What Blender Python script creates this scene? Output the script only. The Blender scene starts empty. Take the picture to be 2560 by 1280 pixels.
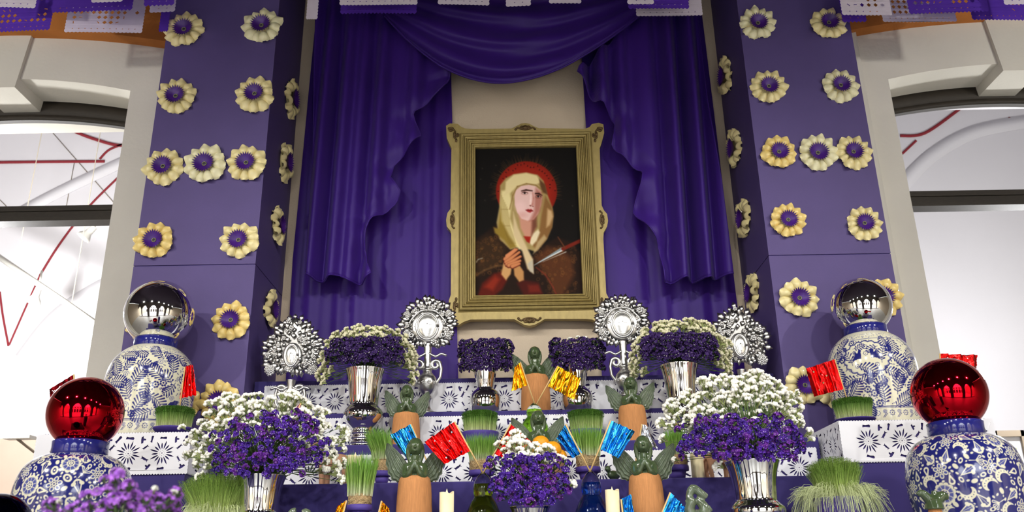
import bpy, bmesh, math, random
import numpy as np
from mathutils import Vector, Matrix

# ------------------------------------------------------------------ camera, world, lights, exposure
R = random.Random(7)
PI = math.pi
FPX = 2186.0                      # focal length in pixels of the 2560 x 1280 frame
TH = math.radians(20.3)           # the camera looks up
PH = math.radians(0.96)           # and is rolled a little
CAM = Vector((0.0, 0.0, 1.6))
FWD = Vector((0, math.cos(TH), math.sin(TH)))
_r0 = Vector((1, 0, 0)); _u0 = Vector((0, -math.sin(TH), math.cos(TH)))
RGT = _r0 * math.cos(PH) - _u0 * math.sin(PH)
UPV = _u0 * math.cos(PH) + _r0 * math.sin(PH)
scene = bpy.context.scene
C = scene.collection
cd = bpy.data.cameras.new('camera'); cam = bpy.data.objects.new('camera', cd); C.objects.link(cam)
cd.sensor_width = 36.0; cd.lens = 36.0 * FPX / 2560.0; cd.clip_end = 200; cd.clip_start = 0.05
M = Matrix((RGT, UPV, -FWD)).transposed().to_4x4(); M.translation = CAM
cam.matrix_world = M
cd.dof.use_dof = True; cd.dof.focus_distance = 4.2; cd.dof.aperture_fstop = 4.2
scene.camera = cam

world = bpy.data.worlds.new('sky'); scene.world = world; world.use_nodes = True
bg = world.node_tree.nodes['Background']
bg.inputs[0].default_value = (0.93, 0.965, 1.0, 1); bg.inputs[1].default_value = 7.0
def spot(name, loc, target, power, col=(1, 0.97, 0.92), size=70, blend=0.9, radius=0.07):
    ld = bpy.data.lights.new(name, 'SPOT'); ld.energy = power; ld.color = col
    ld.spot_size = math.radians(size); ld.spot_blend = blend; ld.shadow_soft_size = radius
    o = bpy.data.objects.new(name, ld); C.objects.link(o); o.location = loc
    o.rotation_euler = (Vector(target) - Vector(loc)).to_track_quat('-Z', 'Y').to_euler()
    return o
# ceiling spotlights of the arcade, seen again in the mirror balls
for lx, lp in ((-4.2, 250), (-2.3, 170), (-0.7, 150), (0.7, 150), (2.3, 170), (4.2, 250)):
    spot('ceiling_or_added_spot', (lx, 0.2 + 0.12 * abs(lx), 4.7), (lx * 0.28, 4.6, 1.85), lp)
def lamp(name, loc, power, radius=0.12, col=(1, 1, 1)):
    ld = bpy.data.lights.new(name, 'POINT'); ld.energy = power; ld.color = col; ld.shadow_soft_size = radius
    o = bpy.data.objects.new(name, ld); C.objects.link(o); o.location = loc
for sx in (-1, 1): spot('ceiling_or_added_spot', (sx*4.9, 1.6, 3.9), (sx*3.5, 5.2, 4.7), 180, size=52)  # added spots, no fixture there, to brighten the side walls
spot('ceiling_or_added_spot', (-1.3, -0.5, 4.8), (-0.75, 1.6, 1.6), 230, size=40)  # added spot that brightens the near lilac bouquet
lamp('gallery_fill', (-4.5, 6.9, 3.7), 215); lamp('gallery_fill', (4.4, 6.9, 3.4), 135)  # unseen point lights added to brighten the gallery rooms
scene.view_settings.view_transform = 'Standard'; scene.view_settings.look = 'None'
scene.view_settings.gamma = 1.0; scene.view_settings.use_curve_mapping = False
scene.view_settings.exposure = 0.16

# ------------------------------------------------------------------ helpers
def at(px, py, Y):
    """world point of photo pixel (px, py) on the vertical plane y = Y"""
    d = FWD * FPX + RGT * (px - 1280.0) - UPV * (py - 640.0)
    return CAM + d * (Y / d.y)
def mpp(px, py, Y):
    return (at(px, py, Y) - CAM).dot(FWD) / FPX
def s2l(c):
    return tuple(((v / 255.0) / 12.92 if v <= 10.3 else (((v / 255.0) + 0.055) / 1.055) ** 2.4) for v in c)

def mat(name, rgb, rough=0.6, metal=0.0, var=0.0, vscale=20.0, bump=0.0, bscale=80.0, coat=0.0, sheen=0.0,
        trans=0.0, ior=1.45, sss=0.0, stretch=None, emit=None, spec=None, attr=None, alpha=1.0):
    m = bpy.data.materials.new(name); m.use_nodes = True
    nt = m.node_tree; b = nt.nodes['Principled BSDF']; L = nt.links
    c = s2l(rgb)
    b.inputs['Base Color'].default_value = (*c, 1); b.inputs['Roughness'].default_value = rough
    b.inputs['Metallic'].default_value = metal; b.inputs['IOR'].default_value = ior
    b.inputs['Coat Weight'].default_value = coat; b.inputs['Coat Roughness'].default_value = 0.05
    b.inputs['Sheen Weight'].default_value = sheen; b.inputs['Transmission Weight'].default_value = trans
    b.inputs['Subsurface Weight'].default_value = sss
    if sss: b.inputs['Subsurface Radius'].default_value = (0.02, 0.015, 0.008)
    if spec is not None: b.inputs['Specular IOR Level'].default_value = spec
    if emit: b.inputs['Emission Color'].default_value = (*s2l(emit[0]), 1); b.inputs['Emission Strength'].default_value = emit[1]
    src = None
    tc = None
    if var or bump:
        tc = nt.nodes.new('ShaderNodeTexCoord'); co = tc.outputs['Object']
        if stretch:
            mp = nt.nodes.new('ShaderNodeMapping'); mp.inputs['Scale'].default_value = stretch
            L.new(co, mp.inputs['Vector']); co = mp.outputs['Vector']
    if attr:
        a = nt.nodes.new('ShaderNodeAttribute'); a.attribute_name = attr; src = a.outputs['Color']
        L.new(src, b.inputs['Base Color'])
    if var:
        n = nt.nodes.new('ShaderNodeTexNoise'); n.inputs['Scale'].default_value = vscale; n.inputs['Detail'].default_value = 4
        L.new(co, n.inputs['Vector'])
        h = nt.nodes.new('ShaderNodeHueSaturation')
        mr = nt.nodes.new('ShaderNodeMapRange'); mr.inputs[1].default_value = 0.25; mr.inputs[2].default_value = 0.75
        mr.inputs[3].default_value = 1 - var; mr.inputs[4].default_value = 1 + var
        L.new(n.outputs['Fac'], mr.inputs[0]); L.new(mr.outputs[0], h.inputs['Value'])
        if src: L.new(src, h.inputs['Color'])
        else: h.inputs['Color'].default_value = (*c, 1)
        L.new(h.outputs['Color'], b.inputs['Base Color'])
    if bump:
        n2 = nt.nodes.new('ShaderNodeTexNoise'); n2.inputs['Scale'].default_value = bscale; n2.inputs['Detail'].default_value = 3
        L.new(co, n2.inputs['Vector'])
        bp = nt.nodes.new('ShaderNodeBump'); bp.inputs['Strength'].default_value = bump; bp.inputs['Distance'].default_value = 0.01
        L.new(n2.outputs['Fac'], bp.inputs['Height']); L.new(bp.outputs['Normal'], b.inputs['Normal'])
    return m

class MB:
    """collects geometry for ONE mesh"""
    def __init__(s): s.v = []; s.f = []; s.mi = []; s.cur = 0
    def add(s, vs, fs, mi=None):
        o = len(s.v); s.v.extend(tuple(p) for p in vs)
        m = s.cur if mi is None else mi
        for f in fs: s.f.append(tuple(i + o for i in f)); s.mi.append(m)
    def box(s, a, b):
        x0, y0, z0 = a; x1, y1, z1 = b
        s.add([(x0,y0,z0),(x1,y0,z0),(x1,y1,z0),(x0,y1,z0),(x0,y0,z1),(x1,y0,z1),(x1,y1,z1),(x0,y1,z1)],
              [(0,3,2,1),(4,5,6,7),(0,1,5,4),(1,2,6,5),(2,3,7,6),(3,0,4,7)])
    def grid(s, P, closed_u=False):
        n = len(P); m = len(P[0]); vs = [p for row in P for p in row]; fs = []
        for i in range(n - 1):
            for j in range(m if closed_u else m - 1):
                k = (j + 1) % m
                fs.append((i*m+j, i*m+k, (i+1)*m+k, (i+1)*m+j))
        s.add(vs, fs)
    def lathe(s, prof, n=32, c=(0,0,0), mod=None, cap=True):
        P = []
        for (r, z) in prof:
            row = []
            for j in range(n):
                a = 2*PI*j/n; rr = r * (mod(a, z) if mod else 1.0)
                row.append((c[0]+rr*math.cos(a), c[1]+rr*math.sin(a), c[2]+z))
            P.append(row)
        o = len(s.v); s.grid(P, True)
        if cap:
            s.f.append(tuple(o+j for j in reversed(range(n)))); s.mi.append(s.cur)
            e = o + (len(prof)-1)*n
            s.f.append(tuple(e+j for j in range(n))); s.mi.append(s.cur)
    def tube(s, pts, r, n=8, cap=True):
        pts = [Vector(p) for p in pts]; m = len(pts)
        rs = r if hasattr(r, '__len__') else [r]*m
        P = []; prev = None
        for i in range(m):
            t = (pts[min(i+1, m-1)] - pts[max(i-1, 0)])
            if t.length < 1e-9: t = Vector((0,0,1))
            t.normalize()
            if prev is None:
                a = Vector((0,0,1)) if abs(t.z) < 0.9 else Vector((1,0,0)); u = t.cross(a).normalized()
            else:
                u = (prev - t * prev.dot(t))
                u = u.normalized() if u.length > 1e-6 else t.orthogonal().normalized()
            prev = u; w = t.cross(u)
            P.append([tuple(pts[i] + (u*math.cos(2*PI*j/n) + w*math.sin(2*PI*j/n))*rs[i]) for j in range(n)])
        o = len(s.v); s.grid(P, True)
        if cap:
            s.f.append(tuple(o+j for j in reversed(range(n)))); s.mi.append(s.cur)
            e = o + (m-1)*n
            s.f.append(tuple(e+j for j in range(n))); s.mi.append(s.cur)
    def ell(s, c, r, nu=12, nv=8, rot=None):
        if not hasattr(r, '__len__'): r = (r, r, r)
        c = Vector(c); P = []
        for i in range(nv+1):
            f = PI*i/nv; row = []
            for j in range(nu):
                a = 2*PI*j/nu
                p = Vector((r[0]*math.sin(f)*math.cos(a), r[1]*math.sin(f)*math.sin(a), -r[2]*math.cos(f)))
                if rot: p = rot @ p
                row.append(tuple(c+p))
            P.append(row)
        s.grid(P, True)
    def ico(s, c, r, rot=None):
        t = 1.618; k = r/1.902
        V = [(-1,t,0),(1,t,0),(-1,-t,0),(1,-t,0),(0,-1,t),(0,1,t),(0,-1,-t),(0,1,-t),(t,0,-1),(t,0,1),(-t,0,-1),(-t,0,1)]
        F = [(0,11,5),(0,5,1),(0,1,7),(0,7,10),(0,10,11),(1,5,9),(5,11,4),(11,10,2),(10,7,6),(7,1,8),(3,9,4),(3,4,2),(3,2,6),(3,6,8),(3,8,9),(4,9,5),(2,4,11),(6,2,10),(8,6,7),(9,8,1)]
        s.add([(c[0]+x*k, c[1]+y*k, c[2]+z*k) for x,y,z in V], F)
    def xf(s, mtx, start=0):
        for i in range(start, len(s.v)): s.v[i] = tuple(mtx @ Vector(s.v[i]))
    def mesh(s, name, mats, smooth=True):
        me = bpy.data.meshes.new(name); me.from_pydata(s.v, [], s.f)
        for m in (mats if isinstance(mats, (list, tuple)) else [mats]): me.materials.append(m)
        if any(s.mi): me.polygons.foreach_set('material_index', s.mi)
        if smooth: me.polygons.foreach_set('use_smooth', [True]*len(me.polygons))
        me.update(); return me
    def build(s, name, mats, parent=None, smooth=True, loc=None):
        return place(name, s.mesh(name, mats, smooth), parent, loc)

def place(name, me, parent=None, loc=None, rot=None, scale=None):
    o = bpy.data.objects.new(name, me); C.objects.link(o)
    if parent: o.parent = parent
    if loc is not None: o.location = loc
    if rot is not None: o.rotation_euler = rot
    if scale is not None: o.scale = (scale,)*3 if not hasattr(scale, '__len__') else scale
    return o
def tag(o, label=None, cat=None, group=None, kind=None):
    if label: o['label'] = label
    if cat: o['category'] = cat
    if group: o['group'] = group
    if kind: o['kind'] = kind
    return o
def thing(name, loc, label, cat, group=None, rotz=0.0):
    o = bpy.data.objects.new(name, None); C.objects.link(o); o.location = loc; o.rotation_euler = (0, 0, rotz)
    o.empty_display_size = 0.05
    return tag(o, label, cat, group)
def struct(name, o):
    o['kind'] = 'structure'; return o
def sharp(me, ang=35):
    try: me.set_sharp_from_angle(angle=math.radians(ang))
    except Exception: pass
    return me
def eval_mesh(o):
    """mesh of o with its modifiers applied; o itself is removed"""
    dg = bpy.context.evaluated_depsgraph_get()
    me = bpy.data.meshes.new_from_object(o.evaluated_get(dg)); old = o.data
    bpy.data.objects.remove(o)
    return me
def remesh(mb, name, m, voxel, smooth_it=2):
    o = mb.build(name + '_src', m)
    md = o.modifiers.new('r', 'REMESH'); md.mode = 'VOXEL'; md.voxel_size = voxel; md.use_smooth_shade = True
    if smooth_it:
        sm = o.modifiers.new('s', 'SMOOTH'); sm.iterations = smooth_it; sm.factor = 0.5
    bpy.context.view_layer.update()
    me = eval_mesh(o); me.name = name
    me.materials.clear(); me.materials.append(m)
    me.polygons.foreach_set('use_smooth', [True]*len(me.polygons))
    return me
def cut_mesh(name, outline, holes, m, thick=0.0008, bend=None):
    """flat sheet in the XZ plane with real holes; bend(x, z) -> y offset"""
    cu = bpy.data.curves.new(name + '_cu', 'CURVE'); cu.dimensions = '2D'; cu.fill_mode = 'BOTH'; cu.extrude = thick/2
    for poly in [outline] + holes:
        sp = cu.splines.new('POLY'); sp.points.add(len(poly)-1)
        for i, (x, y) in enumerate(poly): sp.points[i].co = (x, y, 0, 1)
        sp.use_cyclic_u = True
    o = bpy.data.objects.new(name + '_cu', cu); C.objects.link(o)
    bpy.context.view_layer.update()
    dg = bpy.context.evaluated_depsgraph_get()
    me = bpy.data.meshes.new_from_object(o.evaluated_get(dg)); me.name = name
    bpy.data.objects.remove(o)
    n = len(me.vertices); co = np.empty(n*3); me.vertices.foreach_get('co', co); co = co.reshape(-1, 3)
    new = np.stack([co[:, 0], -co[:, 2], co[:, 1]], 1)
    if bend is not None: new[:, 1] += bend(new[:, 0], new[:, 2])
    me.vertices.foreach_set('co', new.ravel())
    me.materials.clear(); me.materials.append(m); me.update()
    return me
def spiral(cx, cz, r0, r1, a0, turns, n=22, y=0.0, sgn=1):
    return [(cx + (r0+(r1-r0)*i/n)*math.cos(a0+sgn*turns*2*PI*i/n), y, cz + (r0+(r1-r0)*i/n)*math.sin(a0+sgn*turns*2*PI*i/n)) for i in range(n+1)]
def interp(tab, y):
    if y <= tab[0][0]: return tab[0][1]
    for (a, b), (c, d) in zip(tab, tab[1:]):
        if y <= c: return b + (d-b)*(y-a)/(c-a)
    return tab[-1][1]

# ------------------------------------------------------------------ materials
m_white = mat('white_plaster', (214, 210, 198), 0.85, var=0.05, vscale=2.5, bump=0.15, bscale=40)
m_beige = mat('beige_plaster', (196, 180, 158), 0.9, var=0.05, vscale=3, bump=0.2, bscale=90)
m_room = mat('gallery_white', (238, 236, 240), 0.9, var=0.02, vscale=1.2)
m_roomtan = mat('gallery_tan', (212, 190, 172), 0.8, var=0.05, vscale=3)
m_redline = mat('red_paint_line', (150, 45, 55), 0.8)
m_orange = mat('ochre_plaster', (190, 118, 52), 0.85, var=0.15, vscale=5, bump=0.2)
m_wood = mat('dark_wood', (46, 40, 32), 0.6, var=0.25, vscale=12, stretch=(2, 8, 8), bump=0.15)
m_floor = mat('pale_stone', (200, 196, 190), 0.35, var=0.06, vscale=1.5)
m_ceil = mat('dark_ceiling', (44, 34, 50), 0.9, var=0.2, vscale=6)
m_stone = mat('grey_stone', (92, 84, 78), 0.8, var=0.2, vscale=5)
m_glassdark = mat('dark_window', (40, 44, 52), 0.2)
m_column = mat('purple_board', (82, 68, 122), 0.62, var=0.05, vscale=6, bump=0.06, bscale=300)
m_cloth = mat('purple_cloth', (52, 40, 110), 0.75, var=0.05, vscale=10, bump=0.08, bscale=400, sheen=0.2)
m_satin = mat('purple_satin', (52, 21, 114), 0.5, spec=0.3, var=0.06, vscale=6, bump=0.06, bscale=160, sheen=0.05)
m_paper = mat('white_paper', (236, 236, 240), 0.8, var=0.02, vscale=12)
m_tissue_w = mat('white_tissue', (212, 202, 216), 0.85, var=0.05)
m_tissue_p = mat('purple_tissue', (78, 36, 160), 0.8, var=0.08)
m_string = mat('string', (200, 190, 170), 0.8)
m_gold = mat('old_gold', (158, 140, 86), 0.45, 0.25, var=0.16, vscale=14, stretch=(3, 3, 1), bump=0.1, bscale=60)
m_bronze = mat('dark_bronze', (92, 72, 44), 0.45, 0.5, var=0.2, vscale=60)
m_silver = mat('polished_silver', (235, 234, 230), 0.04, 1.0)
m_repousse = mat('embossed_silver', (206, 205, 202), 0.28, 1.0, bump=0.1, bscale=300)
m_recess = mat('dark_recess_silver', (150, 149, 146), 0.36, 1.0)  # darker, rougher silver for the plaque recesses between the leaves
m_redmirror = mat('red_mirror', (190, 10, 28), 0.05, 1.0)
m_bluemirror = mat('blue_mirror', (14, 16, 70), 0.06, 1.0)
m_cobalt = mat('cobalt_glaze', (36, 38, 118), 0.12, var=0.2, vscale=30, coat=0.6)
m_glaze = mat('painted_glaze', (230, 226, 200), 0.14, attr='paint', coat=0.6)
m_canvas = mat('oil_paint', (60, 40, 30), 0.65, attr='paint', spec=0.12)
m_petals = [mat('cream_shell', (232, 218, 160), 0.28, coat=0.35, var=0.07, vscale=18, sss=0.1),
            mat('yellow_shell', (230, 204, 128), 0.28, coat=0.35, var=0.1, vscale=18, sss=0.1),
            mat('pale_shell', (232, 226, 184), 0.28, coat=0.35, var=0.06, vscale=18, sss=0.1)]
m_fpurple = mat('purple_lacquer', (70, 28, 122), 0.4, coat=0.12, var=0.2, vscale=40)
m_feye = mat('olive_ring', (120, 120, 90), 0.35)
m_fdark = mat('grey_hole', (52, 50, 60), 0.4)
m_terra = mat('terracotta', (192, 132, 80), 0.85, var=0.16, vscale=30, stretch=(6, 6, 0.6), bump=0.25, bscale=120)
m_green = mat('green_glaze', (66, 82, 52), 0.12, coat=0.7, var=0.25, vscale=25)
m_green2 = mat('grey_green_glaze', (90, 102, 80), 0.14, coat=0.7, var=0.3, vscale=30)
m_clay = mat('brown_clay', (172, 128, 100), 0.75, var=0.12, vscale=25, bump=0.2)
m_pot = mat('purple_pot', (76, 58, 140), 0.6, var=0.06, vscale=20)
m_root = mat('root_mat', (178, 150, 108), 0.95, var=0.35, vscale=90, bump=0.8, bscale=160)
m_blade = mat('grass_blade', (110, 160, 60), 0.5, attr='paint')
def add_translucent(m, f):
    nt = m.node_tree; b = nt.nodes['Principled BSDF']; t = nt.nodes.new('ShaderNodeBsdfTranslucent'); mx = nt.nodes.new('ShaderNodeMixShader'); mx.inputs[0].default_value = f
    src = b.inputs['Base Color'].links[0].from_socket if b.inputs['Base Color'].links else None
    if src: nt.links.new(src, t.inputs['Color'])
    else: t.inputs['Color'].default_value = b.inputs['Base Color'].default_value
    nt.links.new(b.outputs[0], mx.inputs[1]); nt.links.new(t.outputs[0], mx.inputs[2]); nt.links.new(mx.outputs[0], nt.nodes['Material Output'].inputs['Surface'])
add_translucent(m_blade, .4)
m_wflower = mat('white_statice', (246, 244, 232), 0.8)
m_wcream = mat('cream_statice', (216, 212, 178), 0.8)
m_wgreen = mat('statice_calyx', (140, 150, 92), 0.8)
m_stem = mat('flower_stem', (74, 98, 48), 0.6, var=0.2, vscale=60)
m_purples = [mat('purple_statice', (84, 36, 158), 0.7), mat('violet_statice', (104, 40, 150), 0.7), mat('dark_statice', (56, 28, 94), 0.7)]
m_purples += [mat('magenta_statice', (124, 44, 150), 0.7), mat('blue_statice', (72, 34, 146), 0.7)]
m_lilac = mat('lilac_statice', (196, 124, 232), 0.7)
m_foil = {k: mat(k + '_foil', c, 0.2, 1.0, bump=0.06, bscale=60) for k, c in dict(red=(226, 30, 30), darkred=(120, 14, 22), blue=(50, 150, 215), gold=(226, 168, 30), silver=(226, 228, 232), magenta=(190, 30, 150)).items()}
m_stick = mat('wooden_stick', (214, 180, 120), 0.7)
m_wax = mat('ivory_wax', (244, 230, 188), 0.5, sss=0.3)
m_flame = mat('candle_tip', (255, 240, 200), 0.5)
m_orangef = mat('orange_peel', (240, 160, 22), 0.4, bump=0.25, bscale=220, sss=0.1)
m_glass = mat('clear_glass', (235, 240, 236), 0.02, trans=1.0, ior=1.3)
m_liq = {'olive': mat('olive_water', (150, 168, 36), 0.02, trans=0.95, ior=1.33), 'blue': mat('blue_water', (40, 92, 200), 0.02, trans=0.9, ior=1.33),
         'lime': mat('lime_water', (168, 230, 60), 0.05, trans=0.8, ior=1.33)}
m_lampw = mat('lamp_white', (210, 208, 200), 0.5)
m_bulb = mat('lamp_glow', (255, 255, 250), 0.5, emit=((255, 252, 240), 6.0))
m_frame2 = mat('taupe_frame', (140, 126, 108), 0.5)
# ------------------------------------------------------------------ the building
YW = 5.2
def sbox(name, a, b, m):
    mb = MB(); mb.box(a, b); return struct(name, mb.build(name, m, smooth=False))
sbox('floor', (-9, -14, -0.1), (9, 9.2, 0), m_floor)
sbox('ceiling', (-9, -2.5, 5.62), (9, 5.6, 5.8), m_ceil)
# wall behind the altar: pierced by the two arched openings
def arch_hole(x0, x1, z0, zs, rise, n=16):
    xc = (x0+x1)/2; w = (x1-x0)/2; p = [(x0, z0), (x1, z0)]
    for i in range(n+1):
        t = 1 - 2*i/n; p.append((xc + w*t, zs + rise*(1-t*t)))
    return p
HX0, HX1 = 2.59, 4.41
wall = cut_mesh('wall_back', [(-9, 0), (9, 0), (9, 5.62), (-9, 5.62)],
                [arch_hole(-HX1, -HX0, 0.9, 4.775, 0.11), arch_hole(HX0, HX1, 0.9, 4.765, 0.11)], m_white, 0.30)
o = struct('wall_back', place('wall_back', wall, None, (0, YW+0.15, 0)))
# beige backing between the columns
mb = MB(); mb.box((-1.436, YW-0.012, 0), (1.436, YW, 5.6)); struct('trim_3', mb.build('trim_3', m_beige, smooth=False))
for sx, n in ((-1, 1), (1, 2)):
    # keystone blocks of the arches
    kx = sx*3.5
    mb = MB()
    vs = []
    for (y) in (YW-0.03, YW+0.31):
        vs += [(kx-0.13, y, 4.80), (kx+0.13, y, 4.80), (kx+0.18, y, 5.3), (kx-0.18, y, 5.3)]
    mb.add(vs, [(0,1,2,3),(7,6,5,4),(0,4,5,1),(1,5,6,2),(2,6,7,3),(3,7,4,0)])
    struct('trim_%d' % (3+n), mb.build('trim_%d' % (3+n), m_white, smooth=False))
    # dark wooden window frame: arched head, stile, transom, glazing bead
    wf = thing('window_%d' % n, (0, 0, 0), ['dark wooden arched window frame with transom beside the left purple column', 'dark wooden arched window frame with transom beside the right purple column'][n-1], 'window'); struct('', wf)
    xa, xb = sorted((sx*HX0, sx*HX1))
    def band(h0, h1, y0, y1, zs=4.775, xa=xa, xb=xb):
        mb = MB(); P = []
        for i in range(25):
            t = -1 + 2*i/24; x = (xa+xb)/2 + t*(xb-xa)/2*1.02
            zt = zs + 0.105*(1-t*t)
            zl = zt - h1 - 0.10*max(0, abs(t)-0.86)/0.14*max(0, abs(t)-0.86)/0.14
            P.append([(x, y0, zt-h0), (x, y0, zl), (x, y1, zl), (x, y1, zt-h0)])
        mb.grid(P, True); return mb
    band(-0.03, 0.13, 5.51, 5.58).build('arched_head', m_wood, wf)
    band(0.11, 0.15, 5.49, 5.52).build('bead', m_wood, wf)
    mb = MB(); mb.box((xa-0.02, 5.51, 3.965), (xb+0.02, 5.58, 4.065)); mb.box((xa-0.02, 5.49, 3.945), (xb+0.02, 5.6, 3.975)); mb.box((xa-0.02, 5.495, 4.02), (xb+0.02, 5.6, 4.035)); mb.build('transom', m_wood, wf, smooth=False)
    for x in (xa-0.01, xb-0.04):
        mb = MB(); mb.box((x, 5.53, 0.9), (x+0.05, 5.58, 4.8)); mb.build('stile', m_wood, wf, smooth=False)
    # inner lintel of the wall behind the window
    sbox('trim_%d' % (5+n), (xa-0.6, 5.62, 4.87 if sx < 0 else 4.94), (xb+0.6, 5.95, 5.6), m_white if sx < 0 else m_room)
    # ochre arch band under the ceiling
    mb = MB(); P = []
    for i in range(21):
        t = -1 + 2*i/20; x = sx*3.5 + t*1.38
        zl = 5.215 - 0.168*t*t
        P.append([(x, YW-0.10, 5.62), (x, YW-0.10, zl), (x, YW, zl), (x, YW, 5.62)])
    mb.grid(P, True); struct('trim_%d' % (7+n), mb.build('trim_%d' % (7+n), m_orange, smooth=False))
# moulded pilaster strip right of the right column
mb = MB(); prof = [(2.12, 0), (2.125, -0.05), (2.19, -0.055), (2.225, -0.05), (2.25, -0.02), (2.275, -0.012), (2.30, -0.03), (2.33, -0.055), (2.40, -0.06), (2.42, 0)]
mb.grid([[(x, YW+y, z) for x, y in prof] for z in (0, 5.6)]); struct('trim_10', mb.build('trim_10', m_white))
# gallery rooms behind the openings, closed off from the sky
sbox('wall_gallery', (-9, 9.0, 0), (9, 9.2, 9.0), m_room)
sbox('wall_gallery_left', (-9.1, 5.5, 0), (-9, 9.2, 9), m_room)
sbox('wall_gallery_right', (9, 5.5, 0), (9.1, 9.2, 9), m_room)
sbox('wall_gallery_middle', (-0.1, 5.5, 0), (0.1, 9.0, 9), m_room)
sbox('wall_sky_block', (-9, 5.5, 5.6), (9, 5.6, 9.0), m_room)  # unseen upper wall added to stop sky light leaking in
sbox('ceiling_sky_block', (-9, 5.5, 9.0), (9, 9.2, 9.1), m_room)  # unseen roof added to keep sky light out of the gallery
# lower tan part of the left gallery with a seam, a ledge and a wall lamp
YG = 8.9
a = at(0, 1098, YG); b = at(100, 1098, YG)
mb = MB(); mb.box((a.x-2.5, YG-0.05, 0), (b.x+1.6, YG+0.1, a.z)); struct('trim_11', mb.build('trim_11', m_roomtan, smooth=False))
def ribbon(pts, w, y0):
    """raised painted line on the gallery wall"""
    P = [at(px, py, y0) for px, py in pts]; mb = MB(); rows = []
    for i, p in enumerate(P):
        t = (P[min(i+1, len(P)-1)] - P[max(i-1, 0)]).normalized(); nrm = Vector((-t.z, 0, t.x))*w/2
        rows.append([tuple(p+nrm), tuple(p+nrm-Vector((0, 0.012, 0))), tuple(p-nrm-Vector((0, 0.012, 0))), tuple(p-nrm)])
    mb.grid(rows, True); return mb
def smooth_pts(pts, n=8):
    out = []
    for i in range(len(pts)-1):
        p0 = pts[max(i-1, 0)]; p1 = pts[i]; p2 = pts[i+1]; p3 = pts[min(i+2, len(pts)-1)]
        for k in range(n):
            t = k/n
            out.append(tuple(0.5*((2*p1[j]) + (-p0[j]+p2[j])*t + (2*p0[j]-5*p1[j]+4*p2[j]-p3[j])*t*t + (-p0[j]+3*p1[j]-3*p2[j]+p3[j])*t**3) for j in range(len(p1))))
    out.append(tuple(pts[-1])); return out
vl = [([(-40, 407), (120, 405), (262, 404)], 0.030, 12), ([(170, 322), (230, 346), (300, 364), (340, 350)], 0.034, 13), ([(250, 398), (272, 376), (305, 362)], 0.022, 14),
      ([(300, 440), (220, 520), (150, 610), (100, 690)], 0.020, 15), ([(75, 870), (130, 805), (190, 750), (260, 712)], 0.030, 16), ([(0, 730), (8, 790), (22, 865)], 0.018, 17), ([(100, 690), (60, 780), (24, 862)], 0.014, 18),
      ([(2250, 340), (2312, 333), (2400, 272), (2420, 260)], 0.034, 19), ([(2255, 385), (2290, 352)], 0.026, 20), ([(2520, 296), (2600, 330)], 0.034, 21)]
for pts, w, n in vl:
    struct('trim_%d' % n, ribbon(smooth_pts(pts), w, 8.998).build('trim_%d' % n, m_redline))
# soft vault ribs, plaster on plaster
for pts, w, n in [([(60, 900), (140, 800), (240, 730), (300, 705)], 0.22, 22), ([(2250, 470), (2330, 390), (2440, 330), (2600, 300)], 0.16, 23), ([(0, 560), (150, 480), (320, 400)], 0.14, 24)]:
    struct('trim_%d' % n, ribbon(smooth_pts(pts), w, 8.995).build('trim_%d' % n, m_room))
# courtyard arcade opposite the altar (seen only in the mirror balls) and facade beyond
holes = [arch_hole(x-1.3, x+1.3, 0.02, 3.0, 1.3) for x in (-8.5+0.5, -5.1, -1.7, 1.7, 5.1, 8.0)]
arc = cut_mesh('wall_arcade', [(-9.4, 0), (9.4, 0), (9.4, 5.62), (-9.4, 5.62)], holes, m_stone, 0.6); struct('', place('wall_arcade', arc, None, (0, -2.2, 0)))
holes = [arch_hole(x-0.8, x+0.8, 0.02, 2.2, 0.8) for x in np.arange(-7.7, 8, 2.2)] + [arch_hole(x-0.5, x+0.5, 3.5, 4.4, 0.4) for x in np.arange(-7.7, 8, 2.2)]
fac = cut_mesh('wall_facade', [(-9, 0), (9, 0), (9, 5.2), (-9, 5.2)], holes, m_room, 0.4); struct('', place('wall_facade', fac, None, (0, -13, 0)))
sbox('wall_facade_back', (-9, -13.8, 0), (9, -13.7, 5.1), m_stone)
sbox('wall_left', (-9.1, -13.5, 0), (-9, 5.5, 5.6), m_beige); sbox('wall_right', (9, -13.5, 0), (9.1, 5.5, 5.6), m_beige)

# ------------------------------------------------------------------ columns, steps and side plinths
CX0, CX1, CY = 1.437, 2.12, 4.6
for sx, lab in ((-1, 'left'), (1, 'right')):
    t = thing('purple_column', (sx*(CX0+CX1)/2, (CY+YW)/2, 0), 'tall purple boarded column carrying shell flowers, at the %s of the painting' % lab, 'column', 'purple columns')
    hw, hd = (CX1-CX0)/2, (YW-CY)/2
    mb = MB(); mb.box((-hw, -hd, 0), (hw, hd-0.001, 3.276)); mb.build('lower_board', m_column, t, smooth=False)
    mb = MB(); mb.box((-hw, -hd-0.002, 3.281), (hw, hd-0.001, 5.6)); mb.build('upper_board', m_column, t, smooth=False)
    mb = MB(); mb.box((-hw+0.004, -hd+0.004, 3.2), (hw-0.004, hd-0.005, 3.3)); mb.build('seam', m_cloth, t, smooth=False)
STEPS = [(4.75, 2.645, 1.43, YW-0.02), (4.5, 2.417, 1.43, 4.75), (4.2, 2.212, 1.44, 4.5), (3.85, 1.998, 1.44, 4.2), (3.35, 1.70, 1.46, 3.85)]
SN = ['topmost', 'second', 'third', 'fourth', 'lowest visible']
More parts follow.
